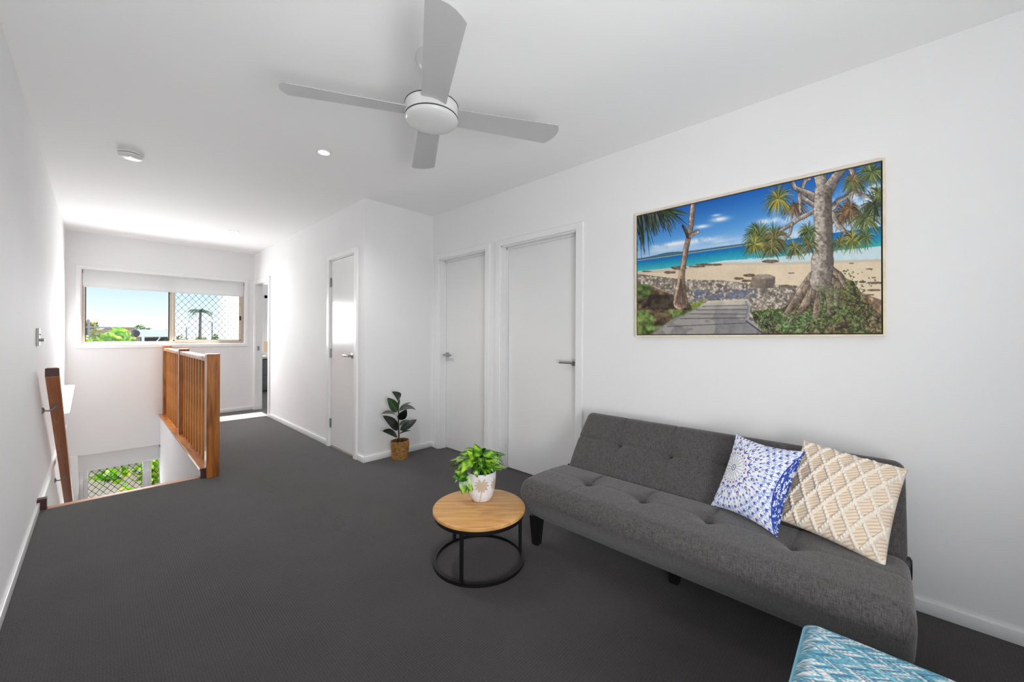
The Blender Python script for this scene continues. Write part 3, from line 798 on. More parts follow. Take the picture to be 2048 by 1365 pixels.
def mandala(s, t):
    n = s.shape[0]
    x, y = s-(-.55), t-.12
    r = np.hypot(x, y); th = np.arctan2(y, x)
    nz = fbm(*s.shape, 30, 3, 11)
    c = np.ones(s.shape+(3,))*np.array([232, 236, 246])/255
    c -= (nz[..., None]-.5)*np.array([.22, .18, .06])
    def put(mask, col, a=1.):
        col = np.array(col)/255; c[mask] = c[mask]*(1-a)+col*a
    def ring(r0, cnt, dr, dt, col, a=1., off=0., tilt=0.):
        k = np.round(th/(2*PI)*cnt-off)+off; dth = (th-k*2*PI/cnt)*r0
        q = (r-r0)/dr; w = (dth+tilt*(r-r0+dr))/(dt*np.clip(1-.5*q, .3, 1.5))
        put((q*q+w*w) < 1, col, a)
    BL, LB, OR, GR = (66, 74, 168), (140, 168, 214), (238, 196, 156), (176, 184, 196)
    put(r < .35, (236, 236, 232), .6)
    put(np.abs(r-.075) < .02, (120, 120, 150), .8); put(r < .028, (120, 120, 150))
    ring(.21, 16, .11, .020, GR, .8)
    ring(.21, 16, .09, .012, (245, 245, 245), .9, .5)
    ring(.345, 24, .025, .022, LB, .8)
    ring(.42, 12, .05, .035, OR, .8); ring(.42, 24, .035, .02, BL, .85, .5)
    ring(.56, 16, .075, .018, BL, .95); ring(.55, 16, .065, .018, BL, .95, 0, .9); ring(.55, 16, .065, .018, BL, .95, 0, -.9)
    ring(.56, 16, .04, .03, OR, .7, .5)
    ring(.68, 32, .05, .025, LB, .9, .5)
    ring(.76, 16, .07, .04, BL, .9, .5); ring(.77, 16, .04, .02, OR, .9, .5)
    ring(.87, 48, .045, .022, BL, .8); ring(.95, 32, .04, .03, LB, .8)
    for q_, (rr, cnt) in enumerate(((1.06, 32), (1.20, 36), (1.34, 40), (1.48, 44), (1.62, 48), (1.76, 52), (1.90, 56))):
        of = .5*(q_ % 2)
        ring(rr, cnt, .055, .018, BL, .9, of); ring(rr, cnt, .045, .015, BL, .85, of, .75); ring(rr, cnt, .045, .015, BL, .85, of, -.75)
        ring(rr+.02, cnt, .04, .024, LB, .8, of+.5); ring(rr-.045, cnt, .025, .018, OR if q_ % 3 == 0 else GR, .7, of+.5)
    band = 1-.19*(1-np.abs(t+.12)**1.8).clip(0, 1)
    bb = blueback(s, t); mk = s > band; c[mk] = bb[mk]
    put(np.abs(s-band) < .014, (44, 66, 150))
    f = fbm(*s.shape, 90, 2, 3)
    put((f > .62) & (s < band) & (r > 1.0), LB, .55)
    return c
def blueback(s, t):
    nz = fbm(*s.shape, 40, 3, 21); n2 = fbm(*s.shape, 90, 2, 22)
    c = np.ones(s.shape+(3,))*np.array([58, 84, 168])/255
    c[(nz > .56)] = np.array([215, 222, 240])/255
    c[(n2 > .60)] = np.array([36, 60, 140])/255
    return c
BLc, BRc, TLc, TRc = [np.array(v) for v in ((2.085, .585, .403), (1.945, .292, .392), (2.215, .496, .712), (2.085, .236, .728))]
Cb = (BLc+BRc+TLc+TRc)/4; Ub = ((BRc+TRc)-(BLc+TLc))/4; Vb = ((TLc+TRc)-(BLc+BRc))/4
pillow('throw_cushion', Cb+np.array([-.026, .008, .016]), Ub*1.05, Vb*1.04, (.052, .034), 300, mandala, blueback, 'attr', 'blue and white mandala print cushion leaning on the sofa', None, .10)
def lat(s, t):
    S_, T_ = (s+1)/2, (1-t)/2
    A = (S_-.62*T_)/.185+.1; B = (S_+.62*T_)/.185+.35
    return A, B
def cream_disp(s, t, h):
    A, B = lat(s, t)
    fa = np.abs(A-np.round(A)); fb = np.abs(B-np.round(B))
    w = .13
    ra = np.sqrt(np.clip(1-(fa/w)**2, 0, 1)); rb = np.sqrt(np.clip(1-(fb/w)**2, 0, 1))
    ra = ra*(.55+.45*np.abs(np.sin(B*PI*4.5))); rb = rb*(.55+.45*np.abs(np.sin(A*PI*4.5)))
    rib = .0016*np.abs(np.sin((A*.45-B)*PI*6))
    return (.0125*np.maximum(ra, rb)+rib)*np.clip(h*4, 0, 1)
def cream_col(s, t):
    A, B = lat(s, t)
    fa = np.abs(A-np.round(A)); fb = np.abs(B-np.round(B)); f = np.minimum(fa, fb)
    k = np.clip((.16-f)/.04, 0, 1)[..., None]
    rib = np.abs(np.sin((A*.45-B)*PI*6))[..., None]
    fld = np.array([196, 178, 156])/255+rib*np.array([40, 40, 42])/255
    return fld*(1-k)+np.array([240, 231, 217])/255*k
BLc, BRc, TLc, TRc = [np.array(v) for v in ((2.085, .299, .403), (1.955, .008, .395), (2.262, .268, .733), (2.235, -.088, .672))]
Cc = (BLc+BRc+TLc+TRc)/4; Uc = ((BRc+TRc)-(BLc+TLc))/4; Vc = ((TLc+TRc)-(BLc+BRc))/4
pillow('throw_cushion', Cc+np.array([-.018, -.004, .020]), Uc*1.05, Vc*1.03, (.062, .04), 260, cream_col, lambda s, t: np.ones(s.shape+(3,))*np.array([225, 212, 190])/255, 'knit', 'cream knitted cushion with raised diamond ropes at the sofa end', cream_disp, .05)

# --- ottoman in the front right corner
ott = empty('ottoman', (1.10, -.15, 0), 'teal and white herringbone upholstered ottoman in front of the sofa', 'ottoman')
prof = round_profile([(.80, .14), (1.402, .14), (1.402, .425), (.80, .425)], [.012, .012, .035, .035], 10, .0032)
def ott_disp(P, N):
    return .008*np.clip(N[..., 2], 0, 1)*np.cos(np.clip((P[..., 0]-1.1)/.32, -1, 1)*PI/2)*np.cos(np.clip((P[..., 1]+.15)/.32, -1, 1)*PI/2)
V, F, P = slab(prof, -.45, .152, 185, .035, ott_disp)
def herring(V):
    x, y, z = V[:, 0], V[:, 1], V[:, 2]
    u = x + np.where(z < .40, .425-z, 0); v = y
    w = .024
    col = np.floor(u/w); f = u/w-col
    dirn = np.where(col % 2 == 0, 1, -1)
    q = (v+dirn*(f-.5)*w*1.35)
    k = np.floor(q/.0066); fr = q/.0066-k
    h = np.abs(np.sin(k*12.9898+col*78.233)*43758.5453) % 1
    h2 = np.abs(np.sin(k*39.425+col*11.135)*23421.631) % 1
    TE, WH, DK, LT = [np.array(c)/255 for c in ((106, 166, 188), (214, 216, 216), (74, 128, 154), (146, 192, 206))]
    c = np.where((h < .46)[:, None], TE, np.where((h < .70)[:, None], WH, np.where((h < .84)[:, None], LT, DK)))
    c = np.where(((fr < .2))[:, None], c*.78, c)
    c = np.where(((f < .05))[:, None], c*.85, c)
    st = np.abs(np.sin(np.floor(u/.0032)*57.3+k*7.7)*9871.3) % 1
    return c*(.90+.2*st[:, None])
tri = [tuple(dict.fromkeys(int(i) for i in f)) for f in F]
me = bpy.data.meshes.new('cushion_top'); me.from_pydata([tuple(v-np.array((1.10, -.15, 0))) for v in V], [], tri)
cl = np.clip(herring(V), 0, 1); lin = np.where(cl <= .04045, cl/12.92, ((cl+.055)/1.055)**2.4)
at = me.color_attributes.new('Col', 'FLOAT_COLOR', 'POINT'); at.data.foreach_set('color', np.concatenate([lin, np.ones((len(lin), 1))], 1).astype(np.float32).ravel())
me.polygons.foreach_set('use_smooth', [True]*len(me.polygons)); me.materials.append(M['weave'])
o = bpy.data.objects.new('upholstered_top', me); COL.objects.link(o); o.parent = ott
# piping round the top edge
pp = []
for (cx, cy, a0) in ((1.402-.035, .152-.035, 0), (.80+.035, .152-.035, 90), (.80+.035, -.45+.035, 180), (1.402-.035, -.45+.035, 270)):
    for k in range(7):
        a = math.radians(a0+k*15); pp.append((cx+.033*math.cos(a), cy+.033*math.sin(a), .405))
pp.append(pp[0]); pp.append(pp[1])
MB().tube(pp, .0045, 8, caps=False).build('piping', mat('teal_piping', rgb(120, 178, 198), .8, noise=.1), o, smooth=True)
for (x, y) in ((.86, .09), (1.34, .09), (.86, -.39), (1.34, -.39)):
    leg(x, y, .145).build('leg', 'blackleg', ott)

# --- coffee table
TX, TYy = 1.443, 1.600
tb = empty('coffee_table', (TX, TYy, 0), 'round oak topped coffee table on black ring frame', 'coffee table')
ttop = MB().lathe([(0, .270), (.246, .270), (.250, .272), (.2525, .276), (.2525, .287), (.250, .291), (.246, .2925), (0, .2925)], (TX, TYy, 0), 96).build('table_top', 'oak', tb, smooth=30)
ttop.rotation_euler.z = math.radians(-44)
MB().lathe([(.226, .250), (.244, .250), (.244, .270), (.226, .270), (.226, .250)], (TX, TYy, 0), 80).build('upper_ring', 'black', tb, smooth=30)
MB().lathe([(.232, 0), (.251, 0), (.251, .018), (.232, .018), (.232, 0)], (TX, TYy, 0), 80).build('base_ring', 'black', tb, smooth=30)
for a in (206.5, 329.5, 86.5):
    x, y = TX+.236*math.cos(math.radians(a)), TYy+.236*math.sin(math.radians(a))
    R_ = Matrix.Rotation(math.radians(a), 3, 'Z')
    MB().box(x-.008, x+.008, y-.008, y+.008, .016, .252, bev=.001, rot=R_).build('leg', 'black', tb)

# --- leaf helper: V,F,C for one leaf
def leaf_geo(base, tip, width, bend, colfn, up=Vector((0, 0, 1)), n=10, m=6, fold=.25, heart=False, roll=0.):
    base, tip = Vector(base), Vector(tip); d = tip-base; L_ = d.length; d.normalize()
    side = d.cross(up)
    if side.length < 1e-3: side = Vector((1, 0, 0))
    side.normalize(); nn = side.cross(d).normalized()
    if roll:
        q = Matrix.Rotation(roll, 3, d); side = q @ side; nn = q @ nn
    V, C = [], []
    for i in range(n+1):
        f = i/n
        if heart: w = math.sin(PI*min(1, f**.62))**.8*(1-.15*f) if f < 1 else 0
        else: w = math.sin(PI*f**.85)**.75
        if i == 0: w = .06
        if i == n: w = .02
        for j in range(-m//2, m//2+1):
            g = j/(m/2)
            p = base+d*(L_*f)+side*(g*w*width/2)+nn*(bend*4*f*(1-f)+fold*abs(g)*w*width/2*.5)
            if heart and f < .12: p -= d*(L_*.08*abs(g))
            V.append(p); C.append(colfn(f, g))
    k = m+1; F = [(i*k+j, i*k+j+1, (i+1)*k+j+1, (i+1)*k+j) for i in range(n) for j in range(m)]
    return V, F, C
class Leaves:
    def __init__(s): s.V, s.F, s.C = [], [], []
    def add(s, V, F, C):
        o = len(s.V); s.V += [tuple(v) for v in V]; s.F += [tuple(i+o for i in f) for f in F]; s.C += C
    def build(s, name, m, parent, **kw):
        return npmesh(name, np.array(s.V), np.array(s.F), m, parent, None, np.array(s.C), True, **kw)

# --- rubber plant in basket
RX, RY = 2.080, 3.492
rp = empty('rubber_plant', (RX, RY, 0), 'dark leaved rubber plant in woven basket against the short wall', 'plant')
nz_, nt_ = 90, 200
zz = np.linspace(0, .178, nz_); th = np.linspace(0, 2*PI, nt_, endpoint=False)
Z, T_ = np.meshgrid(zz, th, indexing='ij')
row = np.floor(Z/.0085); fz = Z/.0085-row
strand = np.sin(T_*46+row*PI+np.sin(row*5.1)*1.5)
Rr = .078+.008*(Z/.178)+.0022*np.sin(fz*PI)+.0028*strand+.0012*np.sin(T_*3+1)
Pb = np.stack([RX+Rr*np.cos(T_), RY+Rr*np.sin(T_), Z+.0025*np.sin(T_*2+.6)*(Z/.178)], -1)
nzv = fbm(nz_, nt_, 40, 2, 8)
tone = (.62+.20*strand*.5+.25*np.sin(fz*PI)+(nzv-.5)*.55)[..., None]
cb = np.array([196, 146, 86])/255*tone*1.08
Fo = gridF(nz_, nt_, True)
Pi = np.stack([RX+(Rr[-1]-.010)*np.cos(th), RY+(Rr[-1]-.010)*np.sin(th), np.full(nt_, .178)], -1)
Pl = np.stack([RX+(Rr[-1]-.012)*np.cos(th), RY+(Rr[-1]-.012)*np.sin(th), np.full(nt_, .10)], -1)
Vb_ = np.vstack([Pb.reshape(-1, 3), Pi, Pl]); nb0 = nz_*nt_
j = np.arange(nt_); j2 = (j+1) % nt_; lastr = (nz_-1)*nt_
F1 = np.stack([lastr+j, lastr+j2, nb0+j2, nb0+j], 1); F2 = np.stack([nb0+j, nb0+j2, nb0+nt_+j2, nb0+nt_+j], 1)
bsk = npmesh('basket', Vb_, np.vstack([Fo, F1, F2]), 'basket', rp, None, np.vstack([cb.reshape(-1, 3), cb[-1]*.9, cb[-1]*.5]), label='woven golden seagrass basket')
MB().lathe([(0, .135), (.06, .135), (.074, .130)], (RX, RY, 0), 30).build('soil', 'soil', bsk)
stz = [(2.064, 3.492, 0.157), (2.065, 3.492, 0.25), (2.058, 3.492, 0.363), (2.062, 3.492, 0.437), (2.057, 3.492, 0.5), (2.062, 3.492, 0.55), (2.065, 3.492, 0.618)]
MB().tube(stz, [.0075, .007, .0065, .006, .0055, .004, .002], 10).build('stem', 'stem', rp, smooth=True)
def rl(dark, lite):
    dark, lite = np.array(dark)/255, np.array(lite)/255
    def f(ff, g):
        k = math.exp(-(g/.10)**2)*.8+.10*abs(g)
        return tuple(dark*(1-k)+lite*k)
    return f
DG = rl((25, 38, 28), (60, 78, 56)); GG = rl((70, 74, 70), (104, 110, 100)); BG = rl((34, 76, 34), (96, 130, 74)); DD = rl((20, 27, 24), (46, 54, 46))
LV = Leaves()
FW = Vector((-.5, -.86, .0))
spec = [
        ((2.05, 3.486, 0.575), (1.969, 3.462, 0.679), 0.0671, DG, 0.06, (0.3, -1, 0.2)),
        ((2.038, 3.483, 0.47), (1.903, 3.432, 0.629), 0.0766, BG, 0.02, (-0.2, -1, 0.3)),
        ((2.054, 3.492, 0.513), (2.061, 3.482, 0.619), 0.0332, BG, 0.0, (0.5, -1, 0)),
        ((2.076, 3.501, 0.481), (2.24, 3.542, 0.533), 0.0421, DG, 0.02, (0, 0, 1)),
        ((2.063, 3.486, 0.477), (2.215, 3.422, 0.473), 0.06, GG, 0.055, (0.0, -0.5, 1)),
        ((2.063, 3.486, 0.387), (2.087, 3.392, 0.5), 0.0671, DD, 0.02, (-0.3, -1, 0.2)),
        ((2.044, 3.486, 0.415), (1.848, 3.442, 0.482), 0.0562, GG, 0.05, (0, -0.45, 1)),
        ((2.05, 3.486, 0.29), (1.841, 3.402, 0.47), 0.0766, DD, 0.035, (-0.2, -1, 0.5)),
        ((2.076, 3.486, 0.279), (2.212, 3.402, 0.378), 0.0588, DG, 0.02, (0.4, -0.9, 0.7)),
        ((2.073, 3.498, 0.326), (2.23, 3.552, 0.345), 0.0447, GG, 0.02, (0, -0.4, 1)),
        ((2.045, 3.486, 0.22), (1.843, 3.412, 0.324), 0.069, DG, 0.03, (0, -0.8, 0.8)),
        ((2.066, 3.489, 0.244), (2.163, 3.432, 0.27), 0.0294, DD, 0.015, (0, -0.3, 1)),]
for (b, tp, w, cf, bend, up) in spec:
    LV.add(*leaf_geo(b, tp, w*1.25, bend*.7, cf, Vector(up).normalized(), 14, 8, .15))
LV.build('foliage', 'plantleaf', rp)

# --- pothos in white palm pot on the table
QX, QY, QZ = 1.512, 1.660, .2925
pt = empty('potted_pothos', (QX, QY, QZ), 'variegated green pothos in white pot with palm trees on coffee table', 'plant')
prof_p = [(0, 0), (.046, 0), (.054, .003), (.066, .025), (.075, .055), (.0805, .09), (.083, .125), (.0835, .158), (.0825, .1645), (.079, .166), (.0765, .163), (.075, .13)]
def prof_r(z):
    for (r0, z0), (r1, z1) in zip(prof_p[1:8], prof_p[2:9]):
        if z0 <= z <= z1: return r0+(r1-r0)*(z-z0)/(z1-z0)
    return .083
# dense wall with painted palms
NZ, NT = 150, 520
zz = np.concatenate([np.linspace(0, .164, NZ)]); th = np.linspace(0, 2*PI, NT, endpoint=False)
Rz = np.interp(zz, [0, .003, .025, .055, .09, .125, .158, .1645], [.046, .054, .066, .075, .0805, .083, .0835, .0825])
Zg, Tg = np.meshgrid(zz, th, indexing='ij'); Rg = np.repeat(Rz[:, None], NT, 1)
colp = np.ones((NZ, NT, 3))*np.array([232, 234, 238])/255-((fbm(NZ, NT, 40, 3, 4)-.5)*.10)[..., None]
view = math.atan2(-QY, -QX)
def palm(ac, zc, sc_, lean):
    x = ((Tg-ac+PI) % (2*PI)-PI)*.083; y = Zg-zc
    x, y = x/sc_, y/sc_
    msk = np.zeros(x.shape, bool)
    yb_ = -.085
    tr = (y < 0) & (y > yb_-.03)
    xt = lean*(y/.085)**2*.014
    msk |= tr & (np.abs(x-xt) < .0022)
    for a, ln in ((8, .036), (38, .034), (72, .036), (108, .034), (140, .034), (170, .036), (200, .034), (232, .034), (262, .034), (300, .034), (333, .036)):
        a = math.radians(a); dx, dy = math.cos(a), math.sin(a)
        al = x*dx+y*dy; pe = -x*dy+y*dx+.004*(al/.03)**2*np.sign(dx)*1.
        w = .0062*np.sqrt(np.clip(al/ln*(1-al/ln)*4, 0, 1))*(1+.3*np.sin(al*1400))
        msk |= (al > 0) & (al < ln) & (np.abs(pe) < w)
    colp[msk] = np.array([200, 182, 160])/255
palm(view+.02, .103, 1.22, -1); palm(view-1.12, .094, 1.1, 1); palm(view+1.15, .098, 1.1, 1); palm(view+2.1, .1, .95, 1); palm(view-2.1, .1, .95, -1); palm(view+PI, .1, .95, 1)
Pp = np.stack([QX+Rg*np.cos(Tg), QY+Rg*np.sin(Tg), QZ+Zg], -1)
inn = np.stack([QX+.0775*np.cos(th), QY+.0775*np.sin(th), np.full(NT, QZ+.165)], -1); low = np.stack([QX+.074*np.cos(th), QY+.074*np.sin(th), np.full(NT, QZ+.12)], -1)
cen = np.array([[QX, QY, QZ]])
Vp = np.vstack([Pp.reshape(-1, 3), inn, low])
n0 = NZ*NT; j = np.arange(NT); j2 = (j+1) % NT; lr = (NZ-1)*NT
Fp = np.vstack([gridF(NZ, NT, True), np.stack([lr+j, lr+j2, n0+j2, n0+j], 1), np.stack([n0+j, n0+j2, n0+NT+j2, n0+NT+j], 1)])
wc = np.ones((NT, 3))*np.array([226, 228, 232])/255
M['pot'] = mat_attr('painted_ceramic', .5, .4)
pot_o = npmesh('pot', Vp, Fp, 'pot', pt, None, np.vstack([colp.reshape(-1, 3), wc, wc*.85]), label='white ceramic pot printed with beige palm trees')
MB().lathe([(0, .132), (.05, .131), (.0735, .126)], (QX, QY, QZ), 30).build('soil', 'soil', pot_o)
LV = Leaves(); stems = MB()
rr = random.Random(12)
def pothos_col(seed):
    r = random.Random(seed); ph = r.random()*6; br = r.random()
    def f(ff, g):
        v = math.sin(ff*9+ph+g*2.5)*.5+math.sin(g*7+ph*2+ff*4)*.35+(.55-abs(g))*.9+(br-.5)*.9
        k = 1/(1+math.exp(-4.5*v+.7))
        a = np.array([22, 84, 16])/255; b = np.array([176, 216, 62])/255
        if r.random() < .05: k = min(1, k+.3)
        return tuple(a*(1-k)+b*k)
    return f
cnt = 0
tovx, tovy = -QX/math.hypot(QX, QY), -QY/math.hypot(QX, QY)      # towards the viewer's side of the room
RV = Vector((-tovy, tovx, 0)); RV = RV if RV.x > 0 else -RV       # along the picture's right
for k in range(66):
    az = rr.uniform(0, 2*PI); el = rr.uniform(.05, 1.4)
    if el < .45 and math.cos(az)*tovx+math.sin(az)*tovy > .2: el += .5
    R0 = .070+.050*rr.random()
    e = Vector((math.cos(az)*math.cos(el)*1.05, math.sin(az)*math.cos(el)*1.05, math.sin(el)*1.02+.02))*R0
    root = Vector((QX+rr.uniform(-.03, .03), QY+rr.uniform(-.03, .03), QZ+.13))
    b = Vector((QX, QY, QZ+.155))+e
    b += RV*(-.012)
    out = Vector((math.cos(az), math.sin(az), 0))
    tip = b+out*rr.uniform(.035, .06)+Vector((0, 0, rr.uniform(-.045, .015)))
    L_ = rr.uniform(.066, .096)
    tip = b+(tip-b).normalized()*L_
    stems.tube([root, (root+b)/2+Vector((0, 0, .02)), b], .0013, 5)
    LV.add(*leaf_geo(b, tip, L_*.70, .007, pothos_col(k), (Vector((0, 0, 1))+out*.9).normalized(), 9, 6, .3, True, rr.uniform(-.5, .5)))
# a trailing group on the left side and a taller pair on the right
for k, (dx, dz, tx, tz) in enumerate([(-.115, .135, -.150, .165), (-.10, .145, -.158, .150), (-.115, .135, -.125, .075), (-.10, .14, -.098, .065), (-.075, .15, -.07, .085),
                                       (.02, .27, .075, .262), (.03, .255, .085, .235), (-.02, .26, -.04, .31), (-.05, .235, -.075, .27), (.05, .22, .10, .20)]):
    b = Vector((QX, QY, QZ))+RV*dx*.8+Vector((tovx*.045, tovy*.045, dz)); tp = Vector((QX, QY, QZ))+RV*tx*.8+Vector((tovx*.06, tovy*.06, tz))
    tp = b+(tp-b).normalized()*max((tp-b).length, .085)
    stems.tube([(QX, QY, QZ+.13), (Vector((QX, QY, QZ+.2))+b)/2, b], .0014, 5)
    LV.add(*leaf_geo(b, tp, .062, .006, pothos_col(100+k), Vector((tovx*.9, tovy*.9, .6)).normalized(), 10, 6, .3, True))
LV.build('foliage', 'plantleaf', pt)
stems.build('stems', 'greenstem', pt, smooth=True)

# ================================================================== BEACH PICTURE
CW, CH = 956, 683
CV = np.zeros((CH, CW, 3)); yy, xx = np.mgrid[0:CH, 0:CW].astype(float); xx *= 2; yy *= 2
nA = fbm(CH, CW, 12, 5, 31); nB = fbm(CH, CW, 60, 4, 32); nC = fbm(CH, CW, 160, 3, 33)
def C3(*c): return np.array(c)/255.
def inpoly(pts):
    m = np.zeros((CH, CW), bool); n = len(pts)
    for i in range(n):
        x0, y0 = pts[i]; x1, y1 = pts[(i+1) % n]
        if y0 == y1: continue
        c = (yy >= min(y0, y1)) & (yy < max(y0, y1))
        xi = x0+(yy-y0)*(x1-x0)/(y1-y0)
        m ^= c & (xx < xi)
    return m
def soft(mask, col, a=1.):
    CV[mask] = CV[mask]*(1-a)+(col[mask] if isinstance(col, np.ndarray) and col.ndim == 3 else col)*a
def stroke(pts, ws, col, a=1., shade=0., tex=0.):
    for i in range(len(pts)-1):
        (x0, y0), (x1, y1) = pts[i], pts[i+1]; w0, w1 = ws[i], ws[i+1]; W = max(w0, w1)
        ax, bx = int(max(0, (min(x0, x1)-W)/2)), int(min(CW, (max(x0, x1)+W)/2+2)); ay, by = int(max(0, (min(y0, y1)-W)/2)), int(min(CH, (max(y0, y1)+W)/2+2))
        if ax >= bx or ay >= by: continue
        X, Y = xx[ay:by, ax:bx], yy[ay:by, ax:bx]; dx, dy = x1-x0, y1-y0; l2 = dx*dx+dy*dy+1e-9
        t = np.clip(((X-x0)*dx+(Y-y0)*dy)/l2, 0, 1); dd = np.hypot(X-x0-t*dx, Y-y0-t*dy); w = (w0+(w1-w0)*t)/2
        sg = ((X-x0)*dy-(Y-y0)*dx)/math.sqrt(l2)/np.maximum(w, 1)
        al = np.clip((w-dd)/1.4+.5, 0, 1)*a
        cc = np.ones(X.shape+(3,))*col
        if shade: cc = cc*(1+shade*sg)[..., None]
        if tex: cc = cc*(1+tex*2*(nB[ay:by, ax:bx]-.5)+tex*2*(nC[ay:by, ax:bx]-.5))[..., None]
        CV[ay:by, ax:bx] = CV[ay:by, ax:bx]*(1-al[..., None])+cc*al[..., None]
hor = 750+(xx-110)*(528-750)/(1785-110)
top = 437+(xx-110)*(72-437)/(1698)
k = np.clip((hor-yy)/(hor-top), 0, 1)[..., None]
sky = np.where(k < .35, C3(182, 212, 240)*(1-k/.35)+C3(92, 160, 224)*(k/.35), C3(92, 160, 224)*(1-(k-.35)/.65)+C3(24, 96, 182)*((k-.35)/.65))
CV[:] = sky
def cloud(cx, cy, rx, ry, a, tilt=-.12):
    dx = (xx-cx); dy = (yy-cy)-tilt*dx
    f = np.exp(-(dx/rx)**2-(dy/ry)**2)*np.clip((nA-.30)*3.2+(nB-.5)*1.2, 0, 1)*a
    CV[:] = CV*(1-np.clip(f, 0, 1)[..., None])+C3(240, 244, 250)*np.clip(f, 0, 1)[..., None]
for a in ((350, 635, 150, 16, 1.1), (560, 610, 110, 16, 1.4), (710, 615, 90, 12, .9), (560, 515, 50, 12, 1.), (685, 465, 55, 16, 1.1), (660, 437, 30, 8, .8), (1040, 480, 90, 18, 1.3), (1200, 470, 130, 40, 1.), (300, 670, 200, 20, .6), (780, 635, 90, 12, .7),
          (1720, 255, 160, 18, 1.1), (1560, 350, 150, 40, 1.2), (1700, 330, 150, 60, 1.3), (1600, 480, 200, 50, .9), (1250, 570, 120, 30, .6)): cloud(*a)
# far headland, sea
land = (yy > hor-18-10*np.exp(-((xx-330)/90)**2)-8*(nA-.5)) & (yy < hor+2) & (xx < 860)
soft(land, C3(70, 108, 128)); soft((yy > hor-5) & (yy < hor+3) & (xx < 860), C3(190, 196, 180), .8)
shore = np.interp(xx, [110, 300, 460, 720, 950, 1120, 1785], [826, 812, 800, 768, 772, 772, 757])
sea = (yy >= hor) & (yy < shore); q = np.clip((yy-hor)/(shore-hor+1e-3), 0, 1)[..., None]
seac = np.where(q < .5, C3(14, 104, 178)*(1-q*2)+C3(32, 156, 186)*(q*2), C3(32, 156, 186)*(2-q*2)+C3(96, 190, 190)*(q*2-1))
soft(sea, seac*(1+.10*(nB-.5)[..., None]))
fo = sea & (q[..., 0] > np.interp(xx, [110, 500, 900, 1300, 1785], [.93, .9, .78, .66, .60])); soft(fo, C3(226, 232, 236), .85)
soft(sea & (q[..., 0] > .72) & (nB > .55) & (xx > 700), C3(190, 220, 225), .7)
soft(sea & (xx > 1450) & (np.abs(q[..., 0]-.55) < .05), C3(60, 180, 160), .7)
# sand and stones
sand = yy >= shore
soft(sand, C3(226, 208, 180)*(1+.10*(nA-.5)+.06*(nC-.5))[..., None])
soft((yy > shore-4) & (yy < shore+16), C3(206, 190, 168), .7)
stm = (yy > np.interp(xx, [110, 420, 700, 900, 1200, 1785], [838, 880, 890, 915, 930, 960])) & (xx < 1320)
stc = np.clip(.62+.8*(nC-.35)+.5*(nB-.5), .4, 1.1)[..., None]*C3(204, 190, 174)
soft(stm, stc, np.clip(1., 0, 1)); soft(stm & (nC < .36), C3(112, 102, 94), .5); soft(stm & (nC > .64), C3(232, 224, 212), .6)
soft(stm & (yy > 955) & (yy < 1015) & (xx > 500) & (xx < 930) & (nB > .42), C3(96, 104, 132), .7)
for (x, y, w, h) in ((400, 800, 60, 14), (600, 780, 110, 10), (530, 792, 80, 8), (330, 832, 50, 12), (180, 822, 40, 6), (1040, 762, 66, 14), (1175, 844, 30, 5), (1590, 782, 20, 4), (1705, 822, 30, 5), (1740, 882, 16, 6), (1740, 918, 60, 10), (1660, 910, 30, 9), (1740, 968, 60, 8), (1710, 1000, 40, 7), (810, 878, 34, 12), (870, 895, 40, 10), (885, 858, 44, 12), (680, 930, 22, 16), (1130, 935, 40, 12)):
    soft(((xx-x)/w)**2+((yy-y)/h)**2 < .8+.7*(nB-.5)*2, C3(112, 98, 82)*(1+.5*(nC-.5))[..., None])
bp_ = [(885, 938), (902, 872), (940, 852), (1020, 850), (1062, 868), (1064, 905), (1048, 946), (960, 948)]
soft(inpoly(bp_), C3(132, 118, 106)*(1+.6*(nB-.5))[..., None]); soft(inpoly([(905, 870), (940, 852), (1020, 850), (1060, 868), (980, 885)]), C3(170, 156, 140)*(1+.4*(nC-.5))[..., None], .8); soft(inpoly([(1000, 890), (1060, 880), (1048, 946), (985, 946)]), C3(92, 82, 78), .6)
# left scrub
lf_ = [(100, 908), (180, 912), (350, 985), (430, 1050), (575, 1042), (560, 1075), (500, 1088), (350, 1160), (200, 1270), (100, 1270)]
g = (nB-.5)*2; soft(inpoly(lf_), np.clip(C3(96, 82, 62)*(1+.9*g)[..., None], 0, 1))
soft(inpoly(lf_) & (nA > .5) & (yy < 1010), C3(86, 108, 58)*(1+.7*g)[..., None], .85); soft(inpoly(lf_) & (yy > 1090) & (nA > .46), C3(110, 138, 70)*(1+.7*g)[..., None], .8)
soft(inpoly([(470, 1050), (575, 1030), (565, 1072), (490, 1085)]), C3(136, 160, 72)*(1+.5*g)[..., None], .9); soft(inpoly(lf_) & (yy > 985) & (yy < 1085) & (nA < .55), C3(58, 50, 44)*(1+.5*g)[..., None], .75)
# boardwalk
bw = [(600, 1030), (870, 1018), (892, 1050), (862, 1165), (1000, 1270), (195, 1270), (340, 1165), (500, 1090)]
bm_ = inpoly(bw); kk = np.clip((yy-1030)/90, 0, 1)[..., None]
soft(bm_, (C3(208, 200, 184)*(1-kk)+C3(138, 135, 136)*kk)*(1+.25*(nB-.5))[..., None])
soft(bm_ & (yy > 1085) & (nA > .58), C3(176, 170, 160), .6)
for (a, b, c_, d_) in ((560, 1068, 870, 1062), (500, 1092, 866, 1092), (450, 1118, 864, 1124), (380, 1150, 860, 1150), (300, 1205, 880, 1184)): stroke([(a, b), (c_, d_)], [5, 5], C3(64, 64, 74), .75)
stroke([(862, 1040), (880, 1075), (862, 1165), (1000, 1262)], [18, 20, 26, 32], C3(150, 150, 156), 1, .2, .1); stroke([(858, 1170), (980, 1262)], [6, 8], C3(60, 64, 76))
